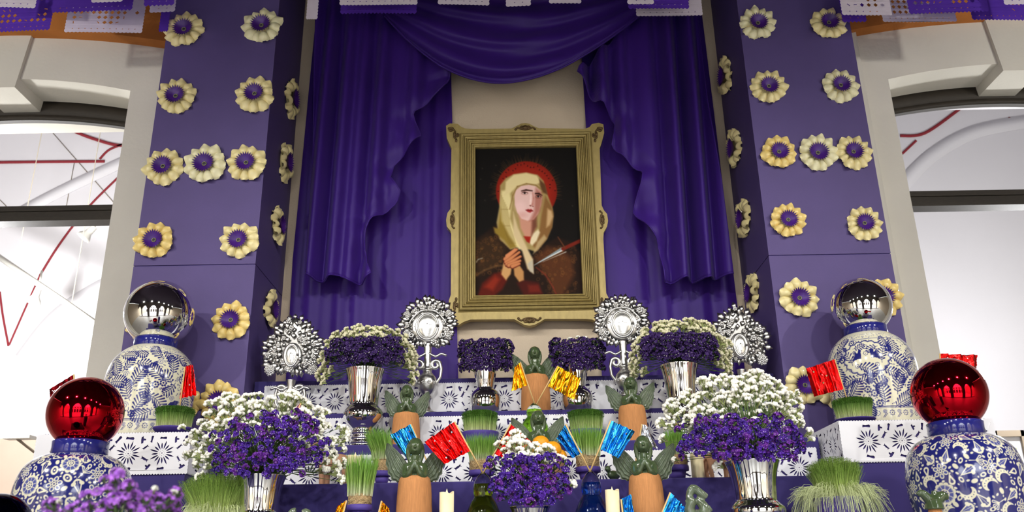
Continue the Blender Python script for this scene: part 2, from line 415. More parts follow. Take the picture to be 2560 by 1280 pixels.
for (y0, z, hwid, y1), nm in zip(STEPS, SN):
    mb = MB(); mb.box((-hwid, y0, 0.0), (hwid, y1, z)); o = mb.build('altar_step', m_cloth, smooth=False)
    md = o.modifiers.new('b', 'BEVEL'); md.width = 0.006; md.segments = 2
    tag(o, 'purple cloth covered altar step, %s step under the painting' % nm, 'altar step', 'altar steps')
ZP = 2.245
for sx, lab in ((-1, 'left'), (1, 'right')):
    mb = MB(); xa, xb = sorted((sx*1.462, sx*2.11)); mb.box((xa, 3.95, 0), (xb, CY-0.004, ZP)); o = mb.build('side_plinth', m_cloth, smooth=False)
    tag(o, 'purple cloth covered plinth below the %s tall vase with a mirror ball' % ('left' if sx < 0 else 'right'), 'plinth', 'side plinths')
    mb = MB(); xa, xb = sorted((sx*1.462, sx*2.3)); mb.box((xa, 3.05, 0), (xb, 3.945, 1.55)); o = mb.build('low_plinth', m_cloth, smooth=False)
    tag(o, 'low purple plinth under the red ball vase at the %s' % lab, 'plinth', 'side plinths')

# ------------------------------------------------------------------ white cut paper on the steps
def lens(cx, cz, a, r0, r1, w, n=4):
    ca, sa = math.cos(a), math.sin(a); pts = []
    for i in range(n+1):
        t = i/n; r = r0+(r1-r0)*t; h = w*math.sin(PI*min(max(t, 0.02), 0.98))**0.7
        pts.append((r, h))
    full = pts + [(r, -h) for r, h in reversed(pts)]
    return [(cx+r*ca-h*sa, cz+r*sa+h*ca) for r, h in full]
def blob(cx, cz, pts, a=0.0, k=1.0):
    ca, sa = math.cos(a), math.sin(a)
    return [(cx+k*(x*ca-z*sa), cz+k*(x*sa+z*ca)) for x, z in pts]
BONE = [(-.012, -.006), (-.008, -.002), (0, -.003), (.008, -.001), (.013, -.006), (.011, .001), (.014, .006), (.006, .004), (-.002, .005), (-.009, .004), (-.014, .007), (-.011, 0)]
HOOK = [(-.006, -.012), (.001, -.011), (.003, -.003), (.010, -.004), (.011, .001), (.003, .004), (.004, .011), (-.003, .009), (-.005, .001)]
BAR = [(-.014, -.004), (-.004, -.003), (.012, -.005), (.014, .001), (.010, .005), (-.002, .003), (-.012, .005)]
UW, UH = 0.150, 0.178
def unit_holes(x0, rnd):
    H = []; cx, cz = x0+UW/2, 0.0
    for k in range(16):
        H.append(lens(cx, cz, 2*PI*k/16+0.1, 0.018, 0.056 if k % 2 else 0.046, 0.0036))
    for k in range(8): H.append([(cx+0.011*math.cos(2*PI*k/8)+0.0016*math.cos(q), cz+0.011*math.sin(2*PI*k/8)+0.0016*math.sin(q)) for q in (0.3, 1.9, 3.4, 5)])
    H.append([(cx+0.003*math.cos(q), cz+0.003*math.sin(q)) for q in (0.3, 1.4, 2.6, 3.9, 5.2)])
    for (dx, dz, sh, a) in ((UW/2, .026, BONE, 0.8), (UW/2, -.026, BONE, -0.8), (UW/2-.018, .060, HOOK, 0.3), (UW/2+.018, -.060, HOOK, 2.6), (0.0, .067, BAR, 0.1), (0.0, -.067, BAR, -.05), (UW/2+.024, .062, BAR, 1.2)):
        if dx + x0 + UW/2 > x0 + UW*1.24: continue
        H.append(blob(cx+dx-0.0, cz+dz, sh, a + rnd.uniform(-.3, .3), rnd.uniform(1.0, 1.4)))
    return H
def lace_mesh(nu, seed):
    rnd = random.Random(seed); mg = .015 if nu > 4 else .045; w = nu*UW+2*mg; x0 = -w/2; out = []; s = UW/12; ns = int(round(w/s)); s = w/ns
    def scal(xa, za, xb, zb, k, bulge):
        for i in range(k):
            for q in range(5):
                t = (i+q/5)/k; x = xa+(xb-xa)*t; z = za+(zb-za)*t; h = bulge*math.sin(PI*q/5)
                L = math.hypot(xb-xa, zb-za); nx, nz = (zb-za)/L, -(xb-xa)/L
                out.append((x+nx*h, z+nz*h))
    scal(x0, -UH/2, x0+w, -UH/2, ns, 0.0045); scal(x0+w, -UH/2, x0+w, UH/2, 12, 0.002); scal(x0+w, UH/2, x0, UH/2, ns, 0.0045); scal(x0, UH/2, x0, -UH/2, 12, 0.002)
    H = []
    for i in range(nu):
        for h in unit_holes(x0+mg+i*UW, rnd):
            if max(p[0] for p in h) < x0+w-0.006: H.append(h)
    ph = rnd.uniform(0, 6)
    return cut_mesh('cut_paper', out, H, m_paper, 0.0012, lambda x, z: 0.0018*np.sin(x*9+ph)*(0.4-z/UH)), w
LACE = {}
def lace(nu, seed):
    if (nu, seed) not in LACE: LACE[(nu, seed)] = lace_mesh(nu, seed)
    return LACE[(nu, seed)]
def put_lace(nu, seed, cx, y, ztop, label, rotz=0.0, cy=None):
    me, w = lace(nu, seed)
    o = place('paper_lace', me, None, (cx, y, ztop-UH/2), (0, 0, rotz)); tag(o, label, 'cut paper', 'white cut paper on the steps'); return w
for si, zt, nm, cnt in ((0, 2.615, 'topmost', 3), (1, 2.388, 'second', 3), (2, 2.160, 'third', 3)):
    y = STEPS[si][0]-0.006; w = lace(6, 1)[1]
    for k in range(cnt):
        put_lace(6, 1+(k+si) % 3, (k-1)*(w-0.006)+[0.02, -0.015, 0.03][si], y-0.0025*(k % 2), zt, 'white cut paper sheet with pierced rosettes hanging on the %s step, %s sheet' % (nm, ['left', 'middle', 'right'][k]))
w4 = lace(4, 5)[1]
put_lace(4, 5, -1.462-w4/2+0.01, 3.95-0.006, ZP-0.004, 'white cut paper on the front of the left plinth behind the red ball')
put_lace(4, 6, 1.462+w4/2-0.01, 3.95-0.006, ZP-0.004, 'white cut paper on the front of the right plinth beside the red ball')
put_lace(4, 7, 1.462-0.006, 3.95+w4/2, ZP-0.002, 'white cut paper on the inner side of the right plinth', -PI/2)
put_lace(4, 8, -1.462+0.006, 3.95+w4/2, ZP-0.002, 'white cut paper on the inner side of the left plinth', PI/2)

# ------------------------------------------------------------------ curtains
def fold_fn(seed, lam, amp):
    rnd = random.Random(seed); ks = [(2*PI/(lam*rnd.uniform(.7, 1.5)), rnd.uniform(0, 6.28), rnd.uniform(.5, 1)) for _ in range(4)]
    def f(x):
        v = sum(w*math.sin(k*x+p) for k, p, w in ks)/2.0
        return amp*v
    return f
def back_curtain(le, re, y, seed, label, rows):
    f = fold_fn(seed, 0.13, 0.017); P = []
    for py in rows:
        a = at(interp(le, py), py, y).x; b = at(interp(re, py), py, y).x; z = at(1280, py, y).z
        row = []
        for j in range(121):
            x = a+(b-a)*j/120; row.append((x, y+f(x*0.96)+0.0015*math.sin(x*40+z*3), z))
        P.append(row)
    mb = MB(); mb.grid(P); o = mb.build('backdrop_curtain', m_satin); tag(o, label, 'curtain', 'purple satin curtains'); return o
rows = [-60+i*(1012/39) for i in range(40)]
back_curtain([(-60, 795), (52, 789), (640, 732), (1000, 712)], [(-60, 1130), (180, 1128), (960, 1146)], 5.165, 3, 'flat purple backdrop curtain left of the painting, behind the draped panel', rows)
back_curtain([(-60, 1440), (180, 1456), (960, 1506)], [(-60, 1745), (40, 1755), (690, 1835), (1000, 1872)], 5.165, 8, 'flat purple backdrop curtain right of the painting, behind the draped panel', rows)
def cascade(le, re, bot, y, seed, label, zig_left):
    """draped panel: pleats run down, the free edge zigzags"""
    f = fold_fn(seed, 0.125, 0.058); P = []; edge = []
    for i in range(100):
        t = i/99; row = []
        for j in range(131):
            s = j/130
            ybot = interp(bot, s); py = -60 + (ybot+60)*t
            a = interp(le, py); b = interp(re, py); px = a+(b-a)*s
            x = at(px, py, y).x; z = at(px, py, y).z
            se = s if not zig_left else 1-s      # 1 at the free edge
            wob = 0.030*math.sin(py*0.055+seed)*max(0, se-0.75)/0.25*(1 if py > 190 else 0)
            amp = 0.5+0.5*min(1, (py+60)/250)
            row.append((x, y + f(x*0.9+0.04*t)*amp + wob, z))
        P.append(row); edge.append(row[0] if zig_left else row[-1])
    mb = MB(); mb.grid(P); t = mb.build('draped_curtain', m_satin); tag(t, label, 'curtain', 'purple satin curtains')
    sol = t.modifiers.new('s', 'SOLIDIFY'); sol.thickness = 0.004
    mb = MB(); mb.tube([(x, yy-0.003, z) for x, yy, z in edge], 0.0045, 6); mb.build('edge_piping', m_satin, t)
    mb = MB(); mb.tube([(x, yy-0.003, z) for x, yy, z in P[-1]], 0.006, 6); mb.build('hem', m_satin, t)
cascade([(-60, 792), (30, 790), (150, 785), (400, 778), (705, 768)],
        [(-60, 930), (30, 965), (100, 1045), (185, 1127), (215, 1118), (260, 1065), (285, 1032), (310, 1040), (340, 1053), (365, 1032), (410, 982), (440, 975), (480, 1002), (505, 990), (550, 928), (575, 914), (620, 910), (660, 918), (705, 938)],
        [(0, 690), (0.12, 700), (0.35, 692), (0.5, 688), (0.62, 702), (0.8, 708), (1, 690)], 5.0, 4, 'purple satin drape with zigzag free edge left of the painting', False)
cascade([(-60, 1640), (30, 1605), (100, 1530), (185, 1441), (210, 1455), (250, 1490), (280, 1528), (300, 1540), (330, 1536), (360, 1530), (400, 1570), (430, 1607), (460, 1602), (500, 1590), (530, 1585), (560, 1612), (600, 1642), (640, 1652), (705, 1662)],
        [(-60, 1738), (35, 1747), (250, 1772), (450, 1802), (700, 1833)],
        [(0, 706), (0.2, 704), (0.4, 694), (0.6, 702), (0.8, 690), (1, 686)], 5.0, 11, 'purple satin drape with zigzag free edge right of the painting', True)
low = smooth_pts([(962, 40), (1010, 92), (1060, 135), (1110, 170), (1180, 198), (1250, 208), (1320, 199), (1390, 176), (1450, 145), (1520, 100), (1600, 40)], 8)
top = smooth_pts([(930, -70), (1000, -66), (1060, -60), (1110, -55), (1180, -50), (1250, -48), (1320, -50), (1390, -55), (1450, -60), (1540, -66), (1625, -70)], 8)
P = []
for i in range(90):
    t = i/89; row = []
    for j in range(len(low)):
        px = top[j][0]+(low[j][0]-top[j][0])*t; py = top[j][1]+(low[j][1]-top[j][1])*t
        s = j/(len(low)-1); env = math.sin(PI*s)**0.6
        fold = 0.032*(math.sin(2*PI*(4.1*t**0.85+0.25*math.sin(s*5)))*0.85+0.12*math.sin(2*PI*(7.3*t+s*0.8)))*env
        y = 4.90 - 0.06*env*math.sin(PI*min(1, t*1.05))**0.5 + fold*0.75
        p = at(px, py, y); row.append(tuple(p))
    P.append(row)
mb = MB(); mb.grid(P); o = mb.build('swag_curtain', m_satin); tag(o, 'purple satin swag hanging in a curve above the painting', 'curtain', 'purple satin curtains')
mb = MB(); mb.tube([Vector(p)-Vector((0, 0.003, 0)) for p in P[-1]], 0.007, 6); mb.build('hem', m_satin, o)
# ------------------------------------------------------------------ painted surfaces (colour stored per vertex)
class Canvas:
    def __init__(s, xs, ys, bgc):
        s.x = np.asarray(xs, float); s.y = np.asarray(ys, float)
        s.c = np.empty((len(s.y), len(s.x), 3)); s.c[:] = bgc
        s.px = float(np.median(np.diff(s.x)))
    def win(s, x0, y0, x1, y1):
        i0, i1 = np.searchsorted(s.x, [x0, x1]); j0, j1 = np.searchsorted(s.y, [y0, y1])
        if i1 <= i0 or j1 <= j0: return None
        X, Y = np.meshgrid(s.x[i0:i1], s.y[j0:j1]); return (slice(j0, j1), slice(i0, i1)), X, Y
    def put(s, sl, d, col, soft, op):
        a = np.clip(0.5 - d/max(soft, 1e-9), 0, 1)*op
        s.c[sl] = s.c[sl]*(1-a[..., None]) + np.array(col, float)*a[..., None]
    def cap(s, p, q, r0, r1, col, soft=None, op=1.0):
        soft = soft or s.px*1.2; m = max(r0, r1)+soft
        w = s.win(min(p[0], q[0])-m, min(p[1], q[1])-m, max(p[0], q[0])+m, max(p[1], q[1])+m)
        if not w: return
        sl, X, Y = w; dx, dy = q[0]-p[0], q[1]-p[1]; L2 = dx*dx+dy*dy+1e-12
        t = np.clip(((X-p[0])*dx+(Y-p[1])*dy)/L2, 0, 1)
        s.put(sl, np.hypot(X-p[0]-t*dx, Y-p[1]-t*dy)-(r0+(r1-r0)*t), col, soft, op)
    def line(s, pts, r, col, soft=None, op=1.0):
        for i, (p, q) in enumerate(zip(pts, pts[1:])):
            if hasattr(r, '__len__'): s.cap(p, q, r[i], r[i+1], col, soft, op)
            else: s.cap(p, q, r, r, col, soft, op)
    def ell(s, c, rx, ry, col, ang=0.0, soft=None, op=1.0, ring=None):
        soft = soft or s.px*1.2; m = max(rx, ry)+soft+(ring or 0)
        w = s.win(c[0]-m, c[1]-m, c[0]+m, c[1]+m)
        if not w: return
        sl, X, Y = w; ca, sa = math.cos(ang), math.sin(ang); u = (X-c[0])*ca+(Y-c[1])*sa; v = -(X-c[0])*sa+(Y-c[1])*ca
        d = (np.sqrt((u/rx)**2+(v/ry)**2)-1)*min(rx, ry)
        if ring: d = np.abs(d)-ring
        s.put(sl, d, col, soft, op)
    def poly(s, pts, col, soft=None, op=1.0):
        soft = soft or s.px*1.2; xs = [p[0] for p in pts]; ys = [p[1] for p in pts]
        w = s.win(min(xs)-soft, min(ys)-soft, max(xs)+soft, max(ys)+soft)
        if not w: return
        sl, X, Y = w; d = np.full(X.shape, 1e9); ins = np.zeros(X.shape, bool)
        for i in range(len(pts)):
            (x0, y0), (x1, y1) = pts[i-1], pts[i]; dx, dy = x1-x0, y1-y0
            t = np.clip(((X-x0)*dx+(Y-y0)*dy)/(dx*dx+dy*dy+1e-12), 0, 1); d = np.minimum(d, np.hypot(X-x0-t*dx, Y-y0-t*dy))
            if dy != 0:
                cr = ((y0 > Y) != (y1 > Y)) & (X < (x1-x0)*(Y-y0)/dy+x0); ins ^= cr
        s.put(sl, np.where(ins, -d, d), col, soft, op)
def paint_mesh(name, P, colors, m, closed=False, smooth=True):
    """grid of points P[j][i] with one sRGB colour per vertex"""
    P = np.asarray(P); nj, ni = P.shape[:2]
    idx = np.arange(nj*ni).reshape(nj, ni)
    a = idx[:-1]; b = idx[1:]
    if closed: F = np.stack([a, np.roll(a, -1, 1), np.roll(b, -1, 1), b], -1).reshape(-1, 4)
    else: F = np.stack([a[:, :-1], a[:, 1:], b[:, 1:], b[:, :-1]], -1).reshape(-1, 4)
    me = bpy.data.meshes.new(name); me.vertices.add(nj*ni); me.vertices.foreach_set('co', P.reshape(-1).astype('f'))
    nf = len(F); me.loops.add(nf*4); me.polygons.add(nf)
    me.loops.foreach_set('vertex_index', F.reshape(-1).astype('i'))
    me.polygons.foreach_set('loop_start', np.arange(0, nf*4, 4, dtype='i')); me.polygons.foreach_set('loop_total', np.full(nf, 4, 'i'))
    me.polygons.foreach_set('use_smooth', np.full(nf, smooth)); me.update(calc_edges=True)
    c = np.clip(np.asarray(colors).reshape(-1, 3)/255.0, 0, 1)
    lin = np.where(c <= 0.04045, c/12.92, ((c+0.055)/1.055)**2.4)
    at_ = me.color_attributes.new('paint', 'FLOAT_COLOR', 'POINT'); at_.data.foreach_set('color', np.concatenate([lin, np.ones((len(lin), 1))], 1).ravel().astype('f'))
    me.materials.append(m); return me

# ---- the painting: a sorrowful woman in a cream veil with a red halo
PX0, PX1, PZ0, PZ1 = -0.228, 0.430, 3.226, 4.237
nx, nz = 264, 404
cv = Canvas(np.linspace(30, 930, nx), np.linspace(0, 1262, nz), (26, 22, 20))
rp = random.Random(3)
cv.ell((480, 640), 520, 560, (30, 25, 22), soft=300)
for k in range(80):                                    # fine rays round the halo
    a = PI*(1.08 - 1.16*k/79)+rp.uniform(-.02, .02); r1 = rp.uniform(285, 335)
    cv.cap((478+262*math.cos(a), 385-262*math.sin(a)), (478+r1*math.cos(a), 385-r1*math.sin(a)), 3, 1.2, (112, 84, 52), 5, 0.8)
cv.ell((478, 385), 264, 262, (150, 46, 28), soft=10); cv.ell((478, 385), 225, 222, (170, 56, 36), soft=60, op=0.7)
for k in range(26):
    a = PI*(1.0-k/25); r = rp.uniform(205, 250); cv.ell((478+r*math.cos(a), 385-r*math.sin(a)), 6, 6, (88, 26, 22), soft=5); cv.ell((480+r*math.cos(a+.05), 383-r*math.sin(a+.05)), 2.5, 2.5, (220, 130, 100), soft=3, op=.7)
# cloak
cv.poly([(30, 790), (110, 740), (230, 650), (300, 800), (480, 960), (640, 830), (730, 780), (860, 830), (930, 930), (930, 1262), (30, 1262)], (52, 34, 24), 24)
cv.poly([(530, 950), (640, 860), (760, 870), (850, 960), (860, 1100), (760, 1262), (700, 1262), (640, 1120)], (104, 66, 40), 50)
cv.poly([(30, 830), (140, 760), (240, 790), (300, 880), (250, 1000), (120, 1060), (30, 1090)], (74, 54, 34), 60)
for k in range(520):                                   # brocade
    x = rp.uniform(35, 900); y = rp.uniform(760, 1250)
    inside = (x < 300 and y > 790-0.3*x+20 and y < 1080) or (x > 545 and y > 860 and x < 880)
    if inside:
        r = rp.uniform(6, 15); cv.ell((x, y), r, r*0.8, rp.choice([(150, 108, 58), (124, 84, 46), (96, 66, 40)]), rp.uniform(0, 3), 4, rp.uniform(.3, .7), ring=rp.uniform(1.5, 3))
cv.line([(35, 1090), (110, 1045), (210, 1010), (260, 1010)], 8, (128, 98, 62), 10, .6)
cv.line([(545, 1030), (620, 1090), (680, 1190), (710, 1262)], 6, (150, 70, 50), 10, .7)
cv.line([(35, 985), (60, 955), (95, 946)], 4, (170, 170, 160), 6, .8)
# veil, back folds
cv.poly([(250, 330), (300, 270), (370, 235), (480, 222), (580, 245), (630, 300), (660, 420), (700, 540), (705, 600), (690, 690), (640, 800), (540, 900), (480, 880), (400, 860), (330, 880), (240, 790), (215, 650), (240, 520)], (176, 158, 110), 14)
cv.poly([(252, 480), (245, 620), (230, 700), (190, 690), (200, 740), (280, 800), (330, 870), (400, 850), (330, 700)], (158, 136, 66), 18)
cv.poly([(262, 380), (330, 370), (350, 480), (330, 620), (380, 760), (440, 880), (400, 880), (320, 760), (262, 640), (250, 500)], (226, 214, 168), 22)
cv.poly([(360, 560), (400, 700), (470, 860), (520, 960), (520, 1080), (470, 1040), (430, 900), (360, 760)], (214, 196, 160), 18)
cv.poly([(470, 1000), (516, 960), (524, 1080), (490, 1060)], (196, 188, 170), 12)
cv.poly([(640, 430), (690, 520), (706, 580), (690, 700), (640, 800), (560, 890), (500, 830), (520, 760), (580, 720), (600, 600)], (150, 116, 74), 20)
cv.poly([(520, 750), (570, 715), (585, 740), (555, 810), (515, 850), (490, 825)], (226, 214, 184), 16)
cv.poly([(655, 540), (690, 560), (700, 610), (670, 680), (640, 700)], (206, 178, 138), 20)
cv.poly([(560, 820), (620, 760), (640, 790), (560, 890), (520, 920)], (190, 168, 128), 18)
# face and neck
cv.poly([(410, 600), (540, 600), (545, 700), (500, 790), (460, 780), (420, 700)], (206, 160, 140), 20)
cv.poly([(445, 770), (505, 775), (495, 830), (470, 815)], (168, 52, 36), 12)
cv.poly([(520, 620), (560, 600), (560, 690), (510, 770)], (120, 74, 58), 24, .8)
face = [(372, 420), (385, 375), (430, 340), (500, 330), (560, 345), (600, 385), (612, 440), (600, 510), (575, 580), (535, 630), (480, 640), (430, 622), (395, 570), (375, 500)]
cv.poly(face, (226, 196, 190), 10)
cv.poly([(560, 360), (612, 400), (612, 470), (590, 560), (540, 632), (500, 640), (540, 560), (545, 450)], (172, 112, 98), 30, .75)
cv.ell((420, 520), 42, 46, (236, 206, 202), soft=40, op=.6); cv.ell((440, 590), 40, 24, (214, 168, 160), soft=30, op=.5)
cv.line([(436, 384), (475, 376), (528, 384)], [4, 6, 4], (70, 40, 34), 8); cv.line([(555, 408), (585, 410), (610, 425)], [5, 6, 3], (66, 38, 32), 8)
cv.ell((462, 405), 28, 13, (196, 150, 142), soft=10); cv.ell((463, 404), 19, 8, (238, 226, 222), soft=5); cv.ell((462, 402), 9, 9, (52, 34, 30), soft=4)
cv.ell((580, 438), 24, 12, (150, 96, 86), soft=10); cv.ell((580, 436), 16, 7, (216, 196, 190), soft=5); cv.ell((578, 434), 8, 8, (46, 30, 28), soft=4)
cv.line([(440, 398), (462, 392), (488, 402)], 2.5, (90, 56, 50), 4); cv.line([(562, 428), (580, 424), (602, 436)], 2.5, (80, 48, 42), 4)
cv.line([(532, 400), (536, 450), (528, 500), (512, 516)], [5, 6, 7, 5], (196, 140, 128), 10, .8); cv.line([(515, 420), (512, 470), (508, 505)], 6, (244, 222, 216), 12, .7)
cv.ell((508, 511), 7, 4, (120, 62, 54), soft=5); cv.ell((530, 518), 5, 4, (110, 56, 50), soft=5)
cv.poly([(468, 548), (490, 540), (502, 545), (514, 540), (530, 556), (505, 572), (484, 565)], (176, 66, 66), 7); cv.line([(468, 549), (500, 552), (530, 558)], 2.5, (110, 32, 36), 4)
cv.poly([(385, 372), (430, 338), (500, 326), (560, 340), (606, 384), (600, 350), (555, 300), (480, 290), (410, 320), (360, 380), (350, 460), (372, 430)], (192, 172, 126), 10)
cv.poly([(300, 300), (370, 240), (480, 226), (570, 250), (610, 310), (560, 330), (480, 320), (400, 340), (340, 400), (290, 420)], (224, 210, 166), 16)
cv.line([(330, 540), (360, 420), (400, 345), (480, 320), (560, 335), (610, 375)], 4, (150, 120, 76), 8, .8)
cv.poly([(590, 280), (640, 330), (660, 420), (620, 400), (600, 350)], (116, 84, 54), 16)
for k in range(7):
    x = 262+k*9; cv.line([(x, 420+k*20), (x-4, 540), (x+14, 680), (x+60, 830)], 3, (140, 118, 62), 8, .45)
# clasped hands, sleeves
cv.poly([(50, 1262), (90, 1150), (190, 1070), (260, 1060), (300, 1130), (260, 1200), (180, 1262)], (110, 38, 24), 24); cv.poly([(110, 1180), (200, 1090), (240, 1120), (180, 1210)], (160, 64, 40), 30, .8)
cv.poly([(380, 1150), (440, 1130), (560, 1150), (600, 1262), (440, 1262)], (92, 34, 26), 26); cv.poly([(470, 1170), (560, 1170), (580, 1230), (480, 1230)], (140, 56, 40), 26, .7)
cv.poly([(250, 1080), (270, 990), (300, 960), (345, 1000), (330, 1080), (290, 1130)], (206, 168, 120), 14)
cv.poly([(355, 1030), (400, 1000), (440, 1060), (440, 1130), (400, 1145), (360, 1090)], (196, 154, 106), 14)
for k, (p, q) in enumerate([((285, 960), (385, 882)), ((292, 985), (405, 905)), ((300, 1003), (415, 940)), ((315, 1012), (412, 975)), ((345, 1020), (405, 1000))]):
    cv.cap(p, q, 19, 12, (112, 50, 34), 6); cv.cap((p[0], p[1]-4), (q[0], q[1]-4), 15, 9, (206, 146, 104), 7)
cv.cap((300, 930), (370, 878), 14, 10, (214, 150, 110), 8)
# dagger
cv.cap((528, 1010), (770, 880), 3, 15, (150, 160, 164), 5); cv.cap((560, 990), (775, 890), 1.5, 5, (226, 232, 232), 4); cv.cap((600, 985), (800, 905), 1, 3, (210, 216, 216), 4)
cv.cap((775, 880), (925, 815), 15, 15, (134, 52, 34), 8); cv.cap((735, 780), (790, 870), 4, 6, (120, 76, 50), 6)
for (x, y) in ((97, 180), (82, 275), (118, 460), (870, 520), (170, 320), (215, 155)): cv.ell((x, y), 6, 6, (96, 92, 84), soft=8, op=.7)
for _ in range(2):
    cv.c[1:-1, 1:-1] = (cv.c[1:-1, 1:-1]*2+cv.c[:-2, 1:-1]+cv.c[2:, 1:-1]+cv.c[1:-1, :-2]+cv.c[1:-1, 2:])/6
cv.c = 255*(cv.c/255)**1.32
xs = np.linspace(PX0-0.004, PX1+0.004, nx); zs = np.linspace(PZ1+0.004, PZ0-0.004, nz)
P = np.zeros((nz, nx, 3)); P[..., 0] = xs[None, :]; P[..., 2] = zs[:, None]
YP = 5.085
pt = thing('framed_painting', (0.1, YP, 3.07), 'gold framed painting of a veiled woman with red halo and clasped hands', 'painting')
mp_ = paint_mesh('canvas_panel', (P - np.array([0.1, -0.02, 3.07])), cv.c, m_canvas); place('canvas_panel', mp_, pt)

# frame board: outline traced, then given its own thickness
Z2 = 440/1043.0
ol = [(38, 90), (36, 58), (58, 44), (104, 46), (126, 64), (150, 74), (200, 77), (425, 74), (455, 58), (480, 45), (505, 41), (530, 46), (556, 60), (585, 72), (860, 76), (886, 66), (900, 48), (940, 40), (968, 50), (973, 100), (956, 165), (946, 190), (958, 530), (972, 560), (990, 580), (996, 620), (990, 655), (970, 690), (968, 730), (985, 1050), (1000, 1080), (1012, 1140), (1014, 1205), (990, 1232), (945, 1235), (905, 1206), (860, 1202), (622, 1202), (596, 1218), (560, 1238), (530, 1243), (500, 1238), (470, 1220), (440, 1204), (180, 1206), (140, 1220), (110, 1238), (70, 1238), (60, 1190), (58, 1140), (52, 1095), (64, 1060), (66, 700), (62, 680), (40, 655), (36, 615), (44, 575), (62, 550), (68, 190), (54, 160), (40, 130)]
owl = []
for zx, zy in ol:
    p = at(1100+zx*Z2, 290+zy*Z2, YP); owl.append((p.x-0.1, p.z-3.07))
inner = [(PX0-0.1, PZ0-3.07), (PX1-0.1, PZ0-3.07), (PX1-0.1, PZ1-3.07), (PX0-0.1, PZ1-3.07)]
bm_ = cut_mesh('frame_board', owl, [inner], m_gold, 0.05); o = place('frame_board', bm_, pt, (0, 0.025, 0))
md = o.modifiers.new('b', 'BEVEL'); md.width = 0.006; md.segments = 2; md.limit_method = 'ANGLE'
# stepped moulding, each course a part
def ring_frame(t0, t1, h0, h1, name, m, k=3):
    """rectangular course between insets t0 (outer) and t1 (inner) measured outward from the picture"""
    mb = MB(); P = []
    for i in range(k+1):
        f = i/k; t = t0+(t1-t0)*f; h = h0+(h1-h0)*f + 0.006*math.sin(PI*f)
        x0, x1, z0, z1 = PX0-0.1-t, PX1-0.1+t, PZ0-3.07-t, PZ1-3.07+t
        P.append([(x0, -h, z0), (x1, -h, z0), (x1, -h, z1), (x0, -h, z1)])
    P = [[(x, 0.03, z) for x, y, z in P[0]]] + P + [[(x, 0.03, z) for x, y, z in P[-1]]]
    mb.grid(P, True); mb.build(name, m, pt, smooth=False)
for t0, t1, h0, h1 in ((0.104, 0.097, .0, .004), (0.095, 0.078, .012, .020), (0.076, 0.068, .028, .030), (0.066, 0.055, .026, .022), (0.053, 0.047, .028, .026), (0.045, 0.034, .020, .014), (0.032, 0.024, .018, .016), (0.022, 0.012, .010, .006), (0.010, -0.002, .010, .002)):
    ring_frame(t0, t1, h0, h1, 'frame_moulding', m_gold)
def ornament(cx, cz, flip_x, flip_z, kind, k=1.0):
    mb = MB()
    if kind == 'corner':
        mb.tube(spiral(-.016, .012, .016, .004, 0.5, 1.3), [.006]*20+[.005]*3, 6); mb.tube(spiral(.02, -.03, .014, .004, 1.2, 1.2, sgn=-1), .005, 6)
        mb.tube(smooth_pts([(-.03, 0, .02), (0, 0, .012), (.012, 0, -.01), (.004, 0, -.04), (.02, 0, -.06)], 5), .0055, 6); mb.ell((.018, 0, -.068), (.008, .006, .012)); mb.ell((-.03, 0, .022), (.008, .006, .008))
        mb.ell((.006, 0, -.02), (.008, .007, .016))
    else:
        mb.tube(spiral(-.022, 0, .012, .003, -.6, 1.2), .0045, 6); mb.tube(spiral(.022, 0, .012, .003, PI+.6, 1.2, sgn=-1), .0045, 6)
        for a in (-.9, -.45, 0, .45, .9): mb.tube([(0, 0, -.012), (.022*math.sin(a), -.002, -.012+.026*math.cos(a))], [.003, .006], 6)
        mb.tube(smooth_pts([(-.06, 0, -.010), (-.045, 0, 0), (-.03, 0, -.008), (0, 0, -.014), (.03, 0, -.008), (.045, 0, 0), (.06, 0, -.010)], 4), .005, 6)
        mb.ell((-.06, 0, -.012), .007); mb.ell((.06, 0, -.012), .007)
    o = mb.build('scroll_ornament', m_bronze, pt); return o
def opos(zx, zy):
    p = at(1100+zx*Z2, 290+zy*Z2, YP); return (p.x-0.1, -0.004, p.z-3.07)
for zx, zy, fx, fz in ((80, 92, 1, 1), (932, 92, -1, 1), (78, 1150, 1, -1), (980, 1150, -1, -1)):
    o = ornament(0, 0, 0, 0, 'corner'); o.location = opos(zx, zy); o.scale = (fx, 1, fz)
for zx, zy, rz, k in ((505, 70, 0, 1.05), (530, 1212, PI, 1.1), (72, 615, -PI/2, .95), (962, 615, PI/2, .95)):
    o = ornament(0, 0, 0, 0, 'centre'); o.location = opos(zx, zy); o.rotation_euler = (0, rz, 0); o.scale = (k, 1, k)
mb = MB(); mb.tube([(0, 0.04, 1.24), (0, 0.103, 1.25)], .01, 8); mb.build('wall_hook', m_bronze, pt)

# ------------------------------------------------------------------ shell flowers on the columns
def petal_mesh(m, wk, tip):
    P = []
    for i in range(9):
        s = i/8; row = []
        w = 0.0255*wk*(0.40+0.62*min(1, s/.68)**1.1)*(1.0 if s < .82 else 1-0.62*((s-.82)/.18)**2.2)
        h = 0.031*math.sin(PI*(0.10+0.78*s))**0.7*(1 if s < .85 else .85)
        x = 0.038+0.060*s+tip*0.010*max(0, s-.85)/.15
        for j in range(9):
            t = -1+j/4; row.append((x - 0.004*abs(t)*s, w*t, h*max(0, 1-abs(t)**2.6*.97)**.6 + 0.006*(s > .9)))
        P.append(row)
    mb = MB(); mb.grid(P); return mb.mesh('petal', m)
PET = [[petal_mesh(m, wk, tp) for wk, tp in ((1.0, .6), (1.12, 1.0), (.94, .2))] for m in m_petals]
mb = MB(); n = 24; mb.v = [(0, 0, 0.012)]; ringA = []
